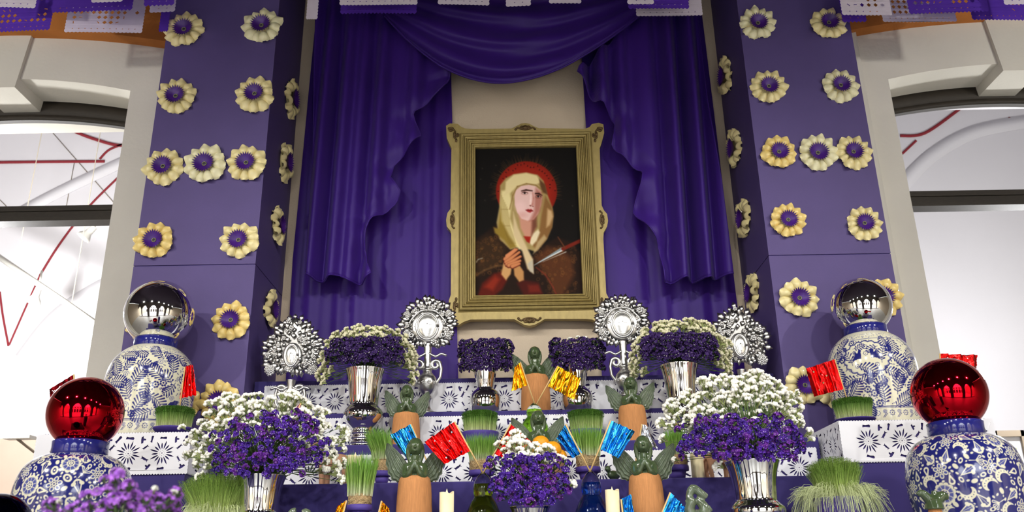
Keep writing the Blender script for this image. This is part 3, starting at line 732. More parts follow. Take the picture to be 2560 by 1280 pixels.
for rr, zz in ((.010, .014), (.032, .024), (.046, .034)):
    for k in range(2*n):
        a = PI*k/n; r = rr if rr < .04 else (.040 if k % 2 else .0545); z = zz if rr < .04 else (.034 if k % 2 else .041)
        mb.v.append((r*math.cos(a), r*math.sin(a), z))
for k in range(2*n): mb.f.append((0, 1+k, 1+(k+1) % (2*n))); mb.mi.append(0)
for q in range(2):
    for k in range(2*n):
        a, b = 1+q*2*n, 1+(q+1)*2*n; k2 = (k+1) % (2*n); mb.f.append((a+k, b+k, b+k2, a+k2)); mb.mi.append(0)
DISC = mb.mesh('serrated_disc', m_fpurple)
mb = MB(); mb.tube([(0.0095*math.cos(2*PI*k/14), 0.0095*math.sin(2*PI*k/14), .0165) for k in range(15)], .0028, 6); RING = mb.mesh('centre_ring', m_feye)
mb = MB(); mb.ell((0, 0, .0135), (.008, .008, .003), 10, 6); HOLE = mb.mesh('centre_hole', m_fdark)
mb = MB(); mb.lathe([(0.062, 0), (0.064, .006), (.055, .010), (0.02, .006)], 20); BACKP = mb.mesh('backing', m_petals[0])
def shell_flower(loc, rot, k, ci, label, seed):
    rnd = random.Random(seed); t = bpy.data.objects.new('shell_flower', None); C.objects.link(t); t.location = loc; t.rotation_euler = rot; t.scale = (k, k, k); t.empty_display_size = .03
    tag(t, label, 'flower ornament', 'shell flowers on the columns')
    n = rnd.choice((11, 11, 12)); a0 = rnd.uniform(0, 6.28)
    place('backing', BACKP, t)
    for i in range(n):
        o = place('petal', PET[ci][rnd.randrange(3)], t, (0, 0, 0), (rnd.uniform(-.1, .1), rnd.uniform(-.12, .08), a0+2*PI*i/n+rnd.uniform(-.05, .05)))
        sc = rnd.uniform(.93, 1.08)*12/n; o.scale = (rnd.uniform(.95, 1.06), sc, rnd.uniform(.9, 1.15))
    d = place('serrated_disc', DISC, t, (rnd.uniform(-.002, .002), rnd.uniform(-.002, .002), 0.002), (0, 0, rnd.uniform(0, 1))); place('centre_ring', RING, d, (0, 0, 0)); place('centre_hole', HOLE, d, (0, 0, 0))
fl = []
for (px, py, ci, lab) in [(463, 78, 0, 'left column, top row, left one'), (657, 68, 2, 'left column, top row, right one'), (443, 244, 0, 'left column, second row, left one'), (639, 239, 0, 'left column, second row, right one'),
        (411, 420, 0, 'left column, row of three, leftmost'), (515, 414, 2, 'left column, middle of the row of three'), (618, 411, 0, 'left column, row of three, rightmost'), (388, 604, 1, 'left column just above the seam, left one'), (600, 603, 0, 'left column just above the seam, right one'),
        (361, 800, 1, 'left column, mostly hidden behind the silver ball'), (579, 803, 1, 'left column, right of the silver ball'), (549, 1007, 1, 'left column above the large white and purple bouquet'), (455, 1010, 1, 'left column behind the small red flag'),
        (1892, 62, 2, 'right column, top row, left one'), (2070, 62, 0, 'right column, top row, right one'), (1920, 220, 0, 'right column, second row, left one'), (2098, 217, 2, 'right column, second row, right one'),
        (1945, 384, 1, 'right column, row of three, leftmost'), (2042, 386, 2, 'right column, row of three, middle one'), (2131, 384, 0, 'right column, row of three, rightmost'), (1967, 553, 1, 'right column just above the seam, left one'), (2158, 561, 0, 'right column just above the seam, right one'),
        (1996, 747, 0, 'right column, left of the silver ball'), (2205, 745, 1, 'right column, half hidden behind the silver ball'), (2010, 965, 0, 'right column, partly behind the red flag'), (2085, 972, 0, 'right column, behind the red flag and patterned vase')]:
    p = at(px, py, CY); k = mpp(px, py, CY)*50.5/0.104
    if (px, py) in ((515, 414), (549, 1007), (2042, 386)): k *= 1.07
    if px > 1280 and py < 700: k *= 0.93
    shell_flower((p.x, CY-0.002, p.z), (PI/2, 0, R.uniform(-.02, .02)), k, ci, 'pale shell-petal flower with purple centre on %s' % lab, px*7+py)
for (px, py, sx, lab) in [(723, 248, -1, 'left column inner side, topmost'), (708, 407, -1, 'left column inner side, second from top'), (690, 563, -1, 'left column inner side, third from top'), (672, 773, -1, 'left column inner side, lowest'),
        (1819, 190, 1, 'right column inner side, topmost'), (1842, 370, 1, 'right column inner side, second from top'), (1865, 546, 1, 'right column inner side, third from top'), (1886, 732, 1, 'right column inner side, lowest')]:
    # on the plane x = +-CX0: the ray meets it at this depth
    d = FWD*FPX + RGT*(px-1280.0) - UPV*(py-640.0); tt = (sx*CX0-CAM.x)/d.x; p = CAM + d*tt
    yy = min(max(p.y, 4.70), 5.1)
    q = at(px, py, yy)
    shell_flower((sx*CX0, yy, q.z), (PI/2, 0, sx*-PI/2), mpp(px, py, yy)*52/0.104, 0, 'pale shell-petal flower seen edge on, %s' % lab, px+py)
# ------------------------------------------------------------------ talavera vases and mirror balls
CREAM = (228, 224, 196); BLUE = (34, 38, 112); MID = (78, 84, 150)
def feather(cv, x, y, a, L, rnd, col=BLUE, k=1.0):
    bend = rnd.uniform(-.9, .9); n = max(5, int(L/0.0118)); pts = []; aa = a
    px, py = x-math.cos(a)*L/2, y-math.sin(a)*L/2
    for i in range(n+1):
        pts.append((px, py, aa)); aa += bend/n; px += math.cos(aa)*L/n; py += math.sin(aa)*L/n
    cv.line([(p[0], p[1]) for p in pts], .0013*k, col)
    for i in range(1, n+1):
        X, Y, A = pts[i]; l = 0.36*L*math.sin(PI*(i/(n+.6)))**.7
        for sg in (-1, 1):
            b = A+sg*1.0; cv.cap((X+math.cos(b)*.002, Y+math.sin(b)*.002), (X+math.cos(b)*l, Y+math.sin(b)*l), .0012, .0041*k, col, op=1)
    cv.cap(pts[-1][:2], (pts[-1][0]+math.cos(aa)*.008, pts[-1][1]+math.sin(aa)*.008), .0006, .002, col)
def dots(cv, x, y, r, n, d, col=BLUE):
    cv.ell((x, y), d, d, col)
    for i in range(n): cv.ell((x+r*math.cos(2*PI*i/n), y+r*math.sin(2*PI*i/n)), d, d*1.2, col, 2*PI*i/n)
def spiralmark(cv, x, y, r, col, w=.0009):
    cv.line([(x+r*(1-i/26)*math.cos(.5*i), y+r*(1-i/26)*math.sin(.5*i)) for i in range(24)], w, col)
def spiky(cv, x, y, r, rnd, dirn):
    for i in range(15):
        a = dirn+(-1.3+2.6*i/14); cv.cap((x, y), (x+r*rnd.uniform(.85, 1.15)*math.cos(a), y+r*rnd.uniform(.85, 1.15)*math.sin(a)), r*.22, .0008, BLUE)
    cv.ell((x-.5*r*math.cos(dirn), y-.5*r*math.sin(dirn)), r*.5, r*.5, CREAM); spiralmark(cv, x-.5*r*math.cos(dirn), y-.5*r*math.sin(dirn), r*.4, MID)
def pack(x0, x1, y0, y1, radii, rnd, avoid=None, tries=60, pad=.9):
    rg = np.random.default_rng(rnd.randrange(10**6)); G = np.zeros((0, 3))
    for r in radii:
        c = np.stack([rg.uniform(x0, x1, tries), rg.uniform(y0, y1, tries)], 1)
        if len(G): ok = ((c[:, None, :]-G[None, :, :2])**2).sum(-1) > ((r+G[:, 2])*pad)**2; ok = ok.all(1)
        else: ok = np.ones(tries, bool)
        for i in np.nonzero(ok)[0]:
            if avoid and avoid(c[i, 0], c[i, 1], r): continue
            G = np.vstack([G, [c[i, 0], c[i, 1], r]]); break
    return [tuple(g) for g in G]
def paint_cream(cv, U, V0, V1, rnd, medallion):
    """V0..V1 main field; bands outside it"""
    cv.line([(-U, V0), (U, V0)], .0022, BLUE); cv.line([(-U, V0-.006), (U, V0-.006)], .0009, BLUE)
    cv.line([(-U, V1), (U, V1)], .0018, MID)
    x = -U; k = 0
    while x < U:                                            # dotted lower band
        if k % 2: dots(cv, x, V0-.030, .011, 8, .0024)
        else: spiralmark(cv, x, V0-.024, .010, MID); cv.line([(x-.01, V0-.05), (x+.006, V0-.03)], .0012, BLUE); cv.line([(x-.004, V0-.05), (x+.012, V0-.032)], .001, BLUE)
        x += .034; k += 1
    for _ in range(260):                                    # scribbled shoulder band
        x = rnd.uniform(-U, U); y = rnd.uniform(V1+.005, V1+.045); a = rnd.uniform(0, 3.1); l = rnd.uniform(.004, .009)
        cv.cap((x, y), (x+l*math.cos(a), y+l*math.sin(a)), .0014, .0006, MID, op=.8)
    av = None
    if medallion:
        mx, my, rx, ry = medallion
        av = lambda x, y, r: ((x-mx)/(rx+r*.8))**2+((y-my)/(ry+r*.8))**2 < 1
    for x, y, r in pack(-U, U, V0+.012, V1-.012, [.048]*30+[.036]*40+[.022]*90+[.010]*260, rnd, av, 120, .76):
        if r > .028:
            if rnd.random() < .12: spiky(cv, x, y, r*.95, rnd, rnd.uniform(0, 6))
            else: feather(cv, x, y, rnd.uniform(0, 6.28), r*2.1, rnd)
        elif r > .015:
            q = rnd.random()
            if q < .5: dots(cv, x, y, r*.62, 7, r*.21)
            elif q < .75:
                a = rnd.uniform(0, 6.28)
                for i in range(7): b = a+(-.9+1.8*i/6); cv.cap((x+.004*math.cos(b), y+.004*math.sin(b)), (x+r*math.cos(b), y+r*math.sin(b)), .0008, .0028, BLUE)
            else: spiralmark(cv, x, y, r*.8, MID, .0011); cv.cap((x, y-r), (x+r*.4, y-r*1.3), .001, .002, BLUE)
        else:
            for _ in range(3): cv.ell((x+rnd.uniform(-.006, .006), y+rnd.uniform(-.006, .006)), .0022, .0022, BLUE)
    if medallion:
        n = 18; pts = []
        for i in range(n):
            for q in range(6):
                a = 2*PI*(i+q/6)/n; b = 1+.09*math.sin(PI*q/6); pts.append((mx+rx*b*math.cos(a), my+ry*b*math.sin(a)))
        cv.poly(pts, CREAM); cv.line(pts+pts[:1], .0022, BLUE); cv.line([(mx+(x-mx)*.95, my+(y-my)*.95) for x, y in pts+pts[:1]], .0007, MID)
        for sg in (-1, 1):                                  # two facing birds
            bx = mx+sg*.036; by = my+.012
            cv.poly([(bx-sg*.012, by+.024), (bx-sg*.004, by+.026), (bx+sg*.002, by+.012), (bx+sg*.014, by+.0), (bx+sg*.030, by-.022), (bx+sg*.012, by-.020), (bx-sg*.012, by-.020), (bx-sg*.014, by+.0)], BLUE, .002)
            cv.ell((bx-sg*.008, by+.022), .0075, .0075, BLUE)
            for i in range(6): cv.cap((bx+sg*.004, by+.004-i*.003), (bx+sg*(.022+.002*i), by+.024-i*.008), .004, .0008, BLUE)
            cv.cap((bx+sg*.01, by-.018), (bx+sg*.044, by-.024), .004, .001, BLUE)
            feather(cv, mx+sg*.068, my+.0, PI/2, .07, rnd, k=.8); dots(cv, mx+sg*.046, my-.043, .009, 8, .0021); dots(cv, mx+sg*.055, my+.03, .007, 7, .0018)
        dots(cv, mx, my+.018, .010, 8, .002); dots(cv, mx, my+.055, .011, 8, .0024)
        feather(cv, mx-.035, my+.052, 0.05, .055, rnd, k=.8); feather(cv, mx+.035, my+.052, PI, .055, rnd, k=.8); feather(cv, mx, my-.045, 0, .095, rnd)
        cv.ell((mx, my-ry-.032), .008, .008, BLUE)
        for i in range(5): cv.ell((mx+.010*math.cos(1.26*i+.3), my-ry-.032+.010*math.sin(1.26*i+.3)), .0075, .0075, BLUE)
        cv.ell((mx, my-ry-.032), .003, .003, MID)
def paint_blue(cv, U, V0, V1, rnd):
    for x, y, r in pack(-U, U, V0, V1, [.040]*8+[.031]*80+[.022]*140+[.014]*260+[.008]*420+[.0055]*300, rnd, None, 120, .88):
        a = rnd.uniform(0, 6.28)
        def pol(rr, th): return (x+rr*math.cos(a+th), y+rr*math.sin(a+th))
        if r > .035:
            for i in range(12): cv.ell(pol(r*.78, i*PI/6), r*.24, r*.24, CREAM)
            cv.ell((x, y), r*.74, r*.74, MID, soft=.006)
            for i in range(10): cv.cap((x, y), pol(r*.72, i*PI/5), .0006, .0012, CREAM)
            cv.ell((x, y), r*.40, r*.40, CREAM)
            dots(cv, x, y, r*.24, 7, .0024)
        elif r > .024:
            q = rnd.random()
            if q < .45:                                     # leaf
                p0, p1 = pol(-r, 0), pol(r*1.05, 0); cv.cap(pol(-r*.35, 0), p1, r*.52, .0006, CREAM); cv.cap(pol(-r*.3, 0), pol(r*.7, 0), r*.34, .0004, MID if rnd.random() < .6 else BLUE); cv.cap(p0, pol(r*.6, 0), .0008, .0006, CREAM)
                for sg in (-1, 1): cv.ell(pol(r*.55, sg*2.2), r*.30, r*.22, CREAM, a+sg)
            elif q < .75:                                   # small flower
                for i in range(6): cv.ell(pol(r*.6, i*PI/3), r*.33, r*.27, CREAM, a+i*PI/3); cv.ell(pol(r*.6, i*PI/3), r*.19, r*.14, MID, a+i*PI/3)
                cv.ell((x, y), r*.24, r*.24, CREAM); cv.ell((x, y), r*.1, r*.1, BLUE)
            else:                                           # curled paisley
                cv.line([pol(r*(.95-.028*i), .23*i) for i in range(18)], [max(.0008, .009*math.sin(PI*(i+.5)/18.5)) for i in range(18)], CREAM)
                for i in range(4, 14, 2): cv.ell(pol(r*(.95-.028*i), .23*i), .0016, .0016, BLUE)
        elif r > .015:
            q = rnd.random()
            if q < .4: cv.cap(pol(-r*.2, 0), pol(r*1.1, 0), r*.55, .0006, CREAM); cv.cap(pol(-r*.2, 0), pol(r*.3, 0), r*.25, .001, BLUE)
            elif q < .7:
                for i in range(3): cv.cap((x, y), pol(r, -.7+.7*i), .001, r*.25, CREAM); cv.cap(pol(r*.5, -.7+.7*i), pol(r, -.7+.7*i), .0006, r*.10, MID)
                cv.cap((x, y), pol(-r, 0), .001, .002, CREAM)
            else: cv.ell((x, y), r*.8, r*.62, CREAM, a); cv.ell((x, y), r*.42, r*.3, BLUE, a); cv.ell((x, y), r*.16, r*.16, CREAM)
        elif r > .008:
            cv.ell((x, y), r*.85, r*.55, CREAM, a)
            if rnd.random() < .6: cv.ell((x, y), r*.35, r*.25, BLUE, a)
        else: cv.ell((x, y), r*.75, r*.5, CREAM, a)
def vase_body(t, prof, kind, seed, vis0, med=None, dens=.0019):
    rnd = random.Random(seed)
    pr = smooth_pts(prof, 10); pr = [(max(.01, r), z) for r, z in pr]
    s = [0.0]
    for p, q in zip(pr, pr[1:]): s.append(s[-1]+math.hypot(q[0]-p[0], q[1]-p[1]))
    S = np.array(s); L = S[-1]; rr = np.array([p[0] for p in pr]); zz = np.array([p[1] for p in pr])
    v = np.concatenate([np.linspace(0, vis0, 12, endpoint=False), np.arange(vis0, L, dens), [L]])
    Rm = rr.max(); half = 1.75
    ths = np.concatenate([np.arange(-half, half, dens/Rm), np.linspace(half, 2*PI-half, 30, endpoint=False)])
    cols = ths.copy(); U = half*Rm
    nf = int(np.sum(ths < half-1e-9))
    cv = Canvas(ths[:nf]*Rm, v, CREAM if kind == 'cream' else BLUE)
    if kind == 'cream': paint_cream(cv, U, vis0+.055, L-.085, rnd, med)
    else: paint_blue(cv, U, vis0-.01, L-.004, rnd); cv.line([(-U, L-.003), (U, L-.003)], .003, CREAM)
    c = np.empty((len(v), len(ths), 3)); c[:, :nf] = cv.c; c[:, nf:] = cv.c[:, nf-1:nf]
    r = np.interp(v, S, rr); z = np.interp(v, S, zz)
    P = np.empty((len(v), len(ths), 3)); P[..., 0] = r[:, None]*np.sin(ths)[None]; P[..., 1] = -r[:, None]*np.cos(ths)[None]; P[..., 2] = z[:, None]
    me = paint_mesh('body', P, c, m_glaze, closed=True)
    place('body', me, t)
    mb = MB(); mb.lathe([(rr[0]*.5, .001), (rr[0], .0)], 40); mb.build('base', m_glaze2, t)
def collar(t, r, z, h, lid=True):
    mb = MB(); mb.lathe([(r*.96, z-.004), (r*1.0, z), (r*.985, z+h*.5), (r*1.0, z+h*.92), (r*.97, z+h), (r*.6, z+h)], 56, cap=False); mb.build('collar', m_cobalt, t)
    if lid:
        mb = MB(); mb.lathe([(r*.97, z+h), (r*.96, z+h*1.25), (r*.82, z+h*1.55), (r*.68, z+h*1.7), (r*.3, z+h*1.6)], 48, cap=False); mb.build('lid', m_lid, t)
m_glaze2 = mat('plain_glaze', CREAM, 0.2, coat=0.5); m_lid = mat('lid_glaze', (206, 204, 184), 0.2, coat=0.5, var=0.25, vscale=120)
# tall cream vases on the side plinths
VB = [(.185, 0), (.196, .02), (.200, .06), (.205, .16), (.208, .26), (.203, .33), (.182, .39), (.150, .43), (.118, .455), (.106, .462)]
YV = 4.345
for px, pyc, lab, med, seed, bpx, bpy_, br in ((388, 872, 'tall cream vase with blue feather pattern and snail scrolls at the left', None, 21, 397, 781, 84), (2165, 840, 'tall cream vase with two blue birds in a scalloped medallion at the right', (-.015, .345, .105, .085), 5, 2149, 775, 73)):
    pc = at(px, pyc, YV); xx = pc.x; kz = (pc.z-ZP)/.462
    t = thing('talavera_vase', (xx, YV, ZP), lab, 'vase', 'talavera vases', -math.atan2(xx, YV))
    prof = [(r*1.035, z*kz) for r, z in VB]
    vase_body(t, prof, 'cream', seed, .045, med); collar(t, .107, .458*kz, .050, False)
    r = br*mpp(bpx, bpy_, YV); zc = .458*kz+.048+math.sqrt(max(0, r*r-.101**2))
    mb = MB(); mb.ell((0, 0, r), r, 72, 48); o = place('mirror_ball', mb.mesh('mirror_ball', m_silver), None, (xx, YV, ZP+zc-r)); tag(o, 'silver mirror ball on the tall cream vase at the %s' % ('left' if px < 1280 else 'right'), 'mirror ball', 'mirror balls')
# front vases, blue with cream flowers, carrying red balls
VF = [(.14, 0), (.15, .02), (.165, .10), (.190, .22), (.207, .34), (.206, .42), (.188, .49), (.155, .53), (.125, .548), (.108, .553)]
for xx, lab, seed in ((-1.672, 'blue vase with dense cream flowers under the red ball at the left', 31), (1.697, 'blue vase with dense cream flowers under the red ball at the right', 44)):
    zb = 1.5515 if xx < 0 else 1.5515
    ztop = 2.070 if xx < 0 else 2.088
    k = (ztop-zb)/.553; prof = [(r, z*k) for r, z in VF]
    t = thing('talavera_vase', (xx, 3.4, zb), lab, 'vase', 'talavera vases', -math.atan2(xx, 3.4))
    vase_body(t, prof, 'blue', seed, .17, None, .0017); collar(t, .102, .553*k-.002, .056, False)
    r = .140; zc = .553*k+.054+math.sqrt(r*r-.086**2)
    mb = MB(); mb.ell((0, 0, r), r, 72, 48); o = place('mirror_ball', mb.mesh('mirror_ball', m_redmirror), None, (xx, 3.4, zb+zc-r)); tag(o, 'red mirror ball on the blue flowered vase at the %s' % ('left' if xx < 0 else 'right'), 'mirror ball', 'mirror balls')
# dark blue ball in the lower left corner on its own stand
p = at(-8, 1318, 2.9); r = 82*mpp(-8, 1318, 2.9)
mb = MB(); mb.box((p.x-.2, 2.7, 0), (p.x+.2, 3.04, p.z-r*.94)); o = mb.build('low_plinth', m_cloth, smooth=False); tag(o, 'purple stand under the dark blue ball, bottom left corner', 'plinth')
mb = MB(); mb.ell((0, 0, r), r, 56, 36); o = place('mirror_ball', mb.mesh('mirror_ball', m_bluemirror), None, (p.x, 2.9, p.z-r)); tag(o, 'dark blue mirror ball cut off by the lower left corner', 'mirror ball', 'mirror balls')

# ------------------------------------------------------------------ silver vases
URN = [(.70, 0), (.70, .008), (.62, .02), (.60, .045), (.64, .065), (.59, .085), (.57, .105), (.61, .125), (.56, .145), (.55, .165), (.60, .185), (.56, .205), (.55, .235), (.62, .262), (.82, .305), (.97, .36), (1.02, .41), (.99, .455), (.88, .495), (.78, .525), (.755, .555), (.76, .60), (.78, .70), (.83, .82), (.91, .92), (.985, .985), (1.0, 1.0), (.97, .995), (.85, .88), (.74, .7)]
BULB = [(.80, 0), (.86, .01), (.95, .06), (1.10, .15), (1.18, .27), (1.14, .38), (.98, .46), (.76, .51), (.65, .535), (.64, .57), (.68, .66), (.76, .78), (.86, .9), (.97, .985), (1.0, 1.0), (.96, .995), (.8, .8), (.6, .6)]
def silver_vase(px, y_rim, Y, rpx, zbase, kind, label):
    p = at(px, y_rim, Y); r = rpx*mpp(px, y_rim, Y); H = p.z-zbase
    t = thing('silver_vase', (p.x, Y, zbase), label, 'vase', 'silver vases')
    prof = URN if kind == 'urn' else BULB; cut = .56
    def mod(a, z):
        q = z/H
        if q < cut: return 1.0
        return 1.0 + .016*min(1, (q-cut)/.1)*(abs(math.sin(9*a))-.5)
    full = [(a*r, b*H) for a, b in smooth_pts(prof, 3)]
    ns = [k for k, (a, b) in enumerate(full) if b <= cut*H+1e-6 and k < len(full)-8]; k = max(ns)+1
    foot = [q for q in full[:k] if q[1] <= .245*H]; belly = full[len(foot)-1:k]; neck = full[k-1:]
    if kind == 'urn':
        mb = MB(); mb.lathe(foot, 56, cap=False); mb.lathe([(foot[0][0], 0), (.001, 0)], 56, cap=False); mb.build('ringed_foot', m_silver, t)
        mb = MB(); mb.lathe(belly, 56, cap=False); mb.build('belly', m_silver, t)
    else:
        mb = MB(); mb.lathe(full[:k], 56, cap=False); mb.lathe([(full[0][0], 0), (.001, 0)], 56, cap=False); mb.build('belly', m_silver, t)
    mb = MB(); mb.lathe(neck, 108, mod=mod, cap=False); mb.build('fluted_neck', m_silver, t)
    return p, r
SV = {}
SV['bigL'] = silver_vase(655, 1190, 3.55, 60, 1.701, 'urn', 'large silver vase holding the white and purple bouquet, left foreground')
SV['bigR'] = silver_vase(1880, 1154, 3.55, 67, 1.701, 'urn', 'large silver vase holding the white and purple bouquet, right foreground')
SV['midL'] = silver_vase(913, 925, 4.33, 48, 2.213, 'urn', 'silver footed vase between the pointed and the round reliquary on the left')
SV['midR'] = silver_vase(1697, 914, 4.33, 47, 2.213, 'urn', 'silver footed vase between the round and the pointed reliquary on the right')
SV['smallL'] = silver_vase(1213, 916, 4.63, 33, 2.418, 'bulb', 'small silver vase with dark purple flowers left of the top angel')
SV['smallR'] = silver_vase(1440, 914, 4.63, 33, 2.418, 'bulb', 'small silver vase with dark purple flowers right of the top angel')
SV['cen'] = silver_vase(1325, 1268, 3.50, 52, 1.701, 'bulb', 'silver vase rim in the middle of the bottom edge under a purple bouquet')
# ------------------------------------------------------------------ embossed silver reliquaries
def leaf_mesh(l, w, h, name='leaf'):
    mb = MB(); mb.add([(0, 0, 0), (w*.7, 0, l*.30), (w, 0, l*.52), (0, 0, l), (-w, 0, l*.52), (-w*.7, 0, l*.30), (0, -h, l*.18), (0, -h*1.3, l*.5), (w*.5, -h*1.15, l*.5), (-w*.5, -h*1.15, l*.5), (0, h*.3, l*.4)],
        [(0, 1, 6), (1, 2, 8), (6, 1, 8), (6, 8, 7), (2, 3, 8), (8, 3, 7), (7, 3, 9), (9, 3, 4), (6, 7, 9), (6, 9, 5), (5, 9, 4), (0, 6, 5), (0, 10, 1), (1, 10, 2), (2, 10, 3), (3, 10, 4), (4, 10, 5), (5, 10, 0)])
    return mb.mesh(name, m_repousse)
def rosette_mesh(r):
    mb = MB()
    for i in range(6): a = i*PI/3; mb.ell((r*.6*math.cos(a), -r*.15, r*.6*math.sin(a)), (r*.42, r*.3, r*.42), 8, 6)
    mb.ell((0, -r*.35, 0), r*.36, 8, 6); return mb.mesh('rosette', m_repousse)
def berry_mesh(r, n, sc, seed):
    rnd = random.Random(seed); mb = MB()
    for i in range(n):
        q = math.sqrt((i+.5)/n); a = i*2.4; mb.ico((r*q*math.cos(a)*sc, -r*.35*(1-q*q)-.002, r*q*math.sin(a)), r*.24)
    return mb.mesh('grape_cluster', m_repousse)
m_ovalglass = mat('oval_mirror', (232, 232, 228), 0.22, 1.0)
LEAF = [leaf_mesh(.042, .015, .0045), leaf_mesh(.032, .015, .005), leaf_mesh(.048, .014, .0045)]
ROS = [rosette_mesh(.014), rosette_mesh(.018)]; GRAPE = berry_mesh(.026, 30, .8, 1); GRAPE2 = berry_mesh(.030, 44, .85, 2)
def scroll(sg, k):
    mb = MB(); pts = spiral(sg*.040, .030, .008, .024, 1.2 if sg > 0 else PI-1.2, 1.1, 18, sgn=-sg)
    pts += [(sg*.068, 0, .010), (sg*.064, 0, -.03), (sg*.048, 0, -.055), (sg*.030, 0, -.075)]
    pts = [(x*k, y, z*k) for x, y, z in pts]
    mb.tube(pts, [.0055*k+.005*k*math.sin(PI*i/len(pts)) for i in range(len(pts))], 8)
    return mb.mesh('scroll_handle', m_repousse)
def reliquary(px, Y, zb, py_base, top, cen, oval, outline_fn, label, seed, pointed):
    rnd = random.Random(seed); p0 = at(px, cen, Y); k = mpp(px, cen, Y)
    t = thing('silver_reliquary', (p0.x, Y, zb), label, 'reliquary', 'silver reliquaries')
    Zc = p0.z-zb                     # height of the plaque centre
    zlow = Zc-(.175 if not pointed else .20)
    hb = zlow/.26 if False else 1.0
    # foot and stem
    mb = MB(); q = zlow
    pr = [(.072, 0), (.074, .006), (.060, .014), (.034, .024), (.022, .040), (.019, .060), (.024, .075), (.030, .085), (.020, .10)]
    mb.lathe(smooth_pts([(r, z*q/.30) for r, z in pr], 3), 28); mb.build('foot', m_repousse, t)
    mb = MB(); pr = [(.019, .10), (.038, .118), (.050, .145), (.053, .165), (.046, .190), (.030, .208), (.022, .220), (.027, .232), (.020, .245), (.019, .30), (.022, .36), (.026, .40)]
    mb.lathe(smooth_pts([(r, z*q/.30) for r, z in pr], 3), 28, mod=lambda a, z: 1+.035*math.sin(7*a)*math.sin(z*190)); mb.build('knop', m_repousse, t)
    for sg in (-1, 1): place('scroll_handle', SCR[(sg, pointed)], t, (0, 0, q*.74))
    for i in range(6): a = PI+i*PI/5; place('rosette', ROS[0], t, (.050*math.cos(a), .050*math.sin(a), q*.53), (0, 0, a+PI/2), .8)
    # plaque: domed back plate following the outline
    n = 64; P = []
    for f, y in ((1.0, .010), (1.0, -.002), (.82, -.007), (.5, -.009), (.02, -.009)):
        P.append([(outline_fn(2*PI*i/n)*.86*f*math.cos(2*PI*i/n), y, Zc+outline_fn(2*PI*i/n)*.86*f*math.sin(2*PI*i/n)) for i in range(n)])
    P.insert(0, [(0, .010, Zc)]*n)
    mb = MB(); mb.grid(P, True); mb.build('plaque', m_recess, t)
    for ring, (f, cnt, li) in enumerate(((.82, 40, 0), (.66, 32, 2), (.48, 24, 1), (.32, 14, 1))):
        for i in range(cnt):
            a = 2*PI*(i+.5*(ring % 2))/cnt; rr = outline_fn(a)*f
            if math.sin(a) < -.93 and ring == 0: continue
            o = place('leaf', LEAF[li if rnd.random() < .7 else 1], t, (rr*math.cos(a), -.008-.005*ring, Zc+rr*math.sin(a)), (rnd.uniform(-.35, .15), PI/2-a+rnd.uniform(-.25, .25), rnd.uniform(-.5, .5)))
            o.scale = (rnd.uniform(.9, 1.3),)*3
    for i in range(26 if pointed else 14):
        a = rnd.uniform(0, 2*PI) if pointed else 2*PI*i/14+.1; rr = outline_fn(a)*rnd.uniform(.38, .82)
        place('rosette', ROS[i % 2], t, (rr*math.cos(a), -.026, Zc+rr*math.sin(a)), (0, rnd.uniform(0, 1), 0), rnd.uniform(.7, 1.15))
    for sg in (-1, 1):
        place('grape_cluster', GRAPE2 if pointed else GRAPE, t, (sg*.115 if pointed else sg*.110, -.016, Zc-(.098 if pointed else .062)), (0, sg*.3, 0))
        if not pointed: place('grape_cluster', GRAPE, t, (sg*.112, -.016, Zc+.055), (0, sg*.8, 0), .8)
        mb = MB(); mb.tube(smooth_pts([(sg*.01, -.012, zlow+.012), (sg*.045, -.014, zlow-.006), (sg*.075, -.012, zlow+.008), (sg*.105, -.010, zlow-.002)], 5), [.007]*15+[.004], 8); mb.build('ribbon', m_repousse, t)
    # central oval with mirror and beaded rim
    ox, oz, oc = oval; zc = Zc+oc
    mb = MB(); mb.ell((0, -.024, zc), (ox*1.75, .016, oz*1.45), 28, 14); mb.build('shield', m_repousse, t)
    for s_, yy, rr in ((1.18, -.036, .006), (1.02, -.041, .003)):
        mb = MB(); mb.tube([(ox*s_*math.cos(2*PI*i/36), yy, zc+oz*s_*math.sin(2*PI*i/36)) for i in range(37)], rr, 8); mb.build('oval_rim', m_repousse, t)
    mb = MB(); mb.ell((0, -.034, zc), (ox, .010, oz), 32, 18); gl = mb.build('oval_glass', m_ovalglass, t)
    mb = MB(); mb.box((-.003, -.0475, zc-oz*.55), (.003, -.038, zc+oz*.6)); mb.box((-ox*.5, -.0475, zc+oz*.12), (ox*.5, -.038, zc+oz*.12+.006)); mb.build('cross', m_repousse, gl, smooth=False)
    if not pointed:
        for sg in (-1, 1):
            mb = MB(); mb.tube(smooth_pts([(0, -.036, zc+oz*1.5), (sg*ox*.9, -.034, zc+oz*1.35), (sg*ox*1.7, -.03, zc+oz*.7), (sg*ox*2.0, -.026, zc+oz*.3)], 6), .005, 8); mb.build('scrolled_brow', m_repousse, t)
            mb = MB(); mb.tube(spiral(sg*ox*1.7, zc-oz*.75, .004, .016, 0 if sg > 0 else PI, 1.2, 16, y=-.03, sgn=sg), .0045, 7); mb.build('scrolled_brow', m_repousse, t)
            place('rosette', ROS[1], t, (sg*ox*.62, -.036, zc+oz*1.75), None, 1.0)
SCR = {(sg, p): scroll(sg, 1.1 if not p else 1.15) for sg in (-1, 1) for p in (False, True)}
def round_out(a): return .150*(1+.03*math.sin(8*a)) if math.sin(a) > -.5 else .145
PT = [(-180, .165), (-150, .158), (-120, .130), (-90, .120), (-60, .130), (-30, .158), (0, .168), (20, .172), (45, .165), (65, .182), (80, .215), (90, .232), (100, .215), (115, .182), (135, .165), (160, .172), (180, .165)]
def point_out(a):
    d = math.degrees(a); d = (d+180) % 360-180
    return interp(PT, d)
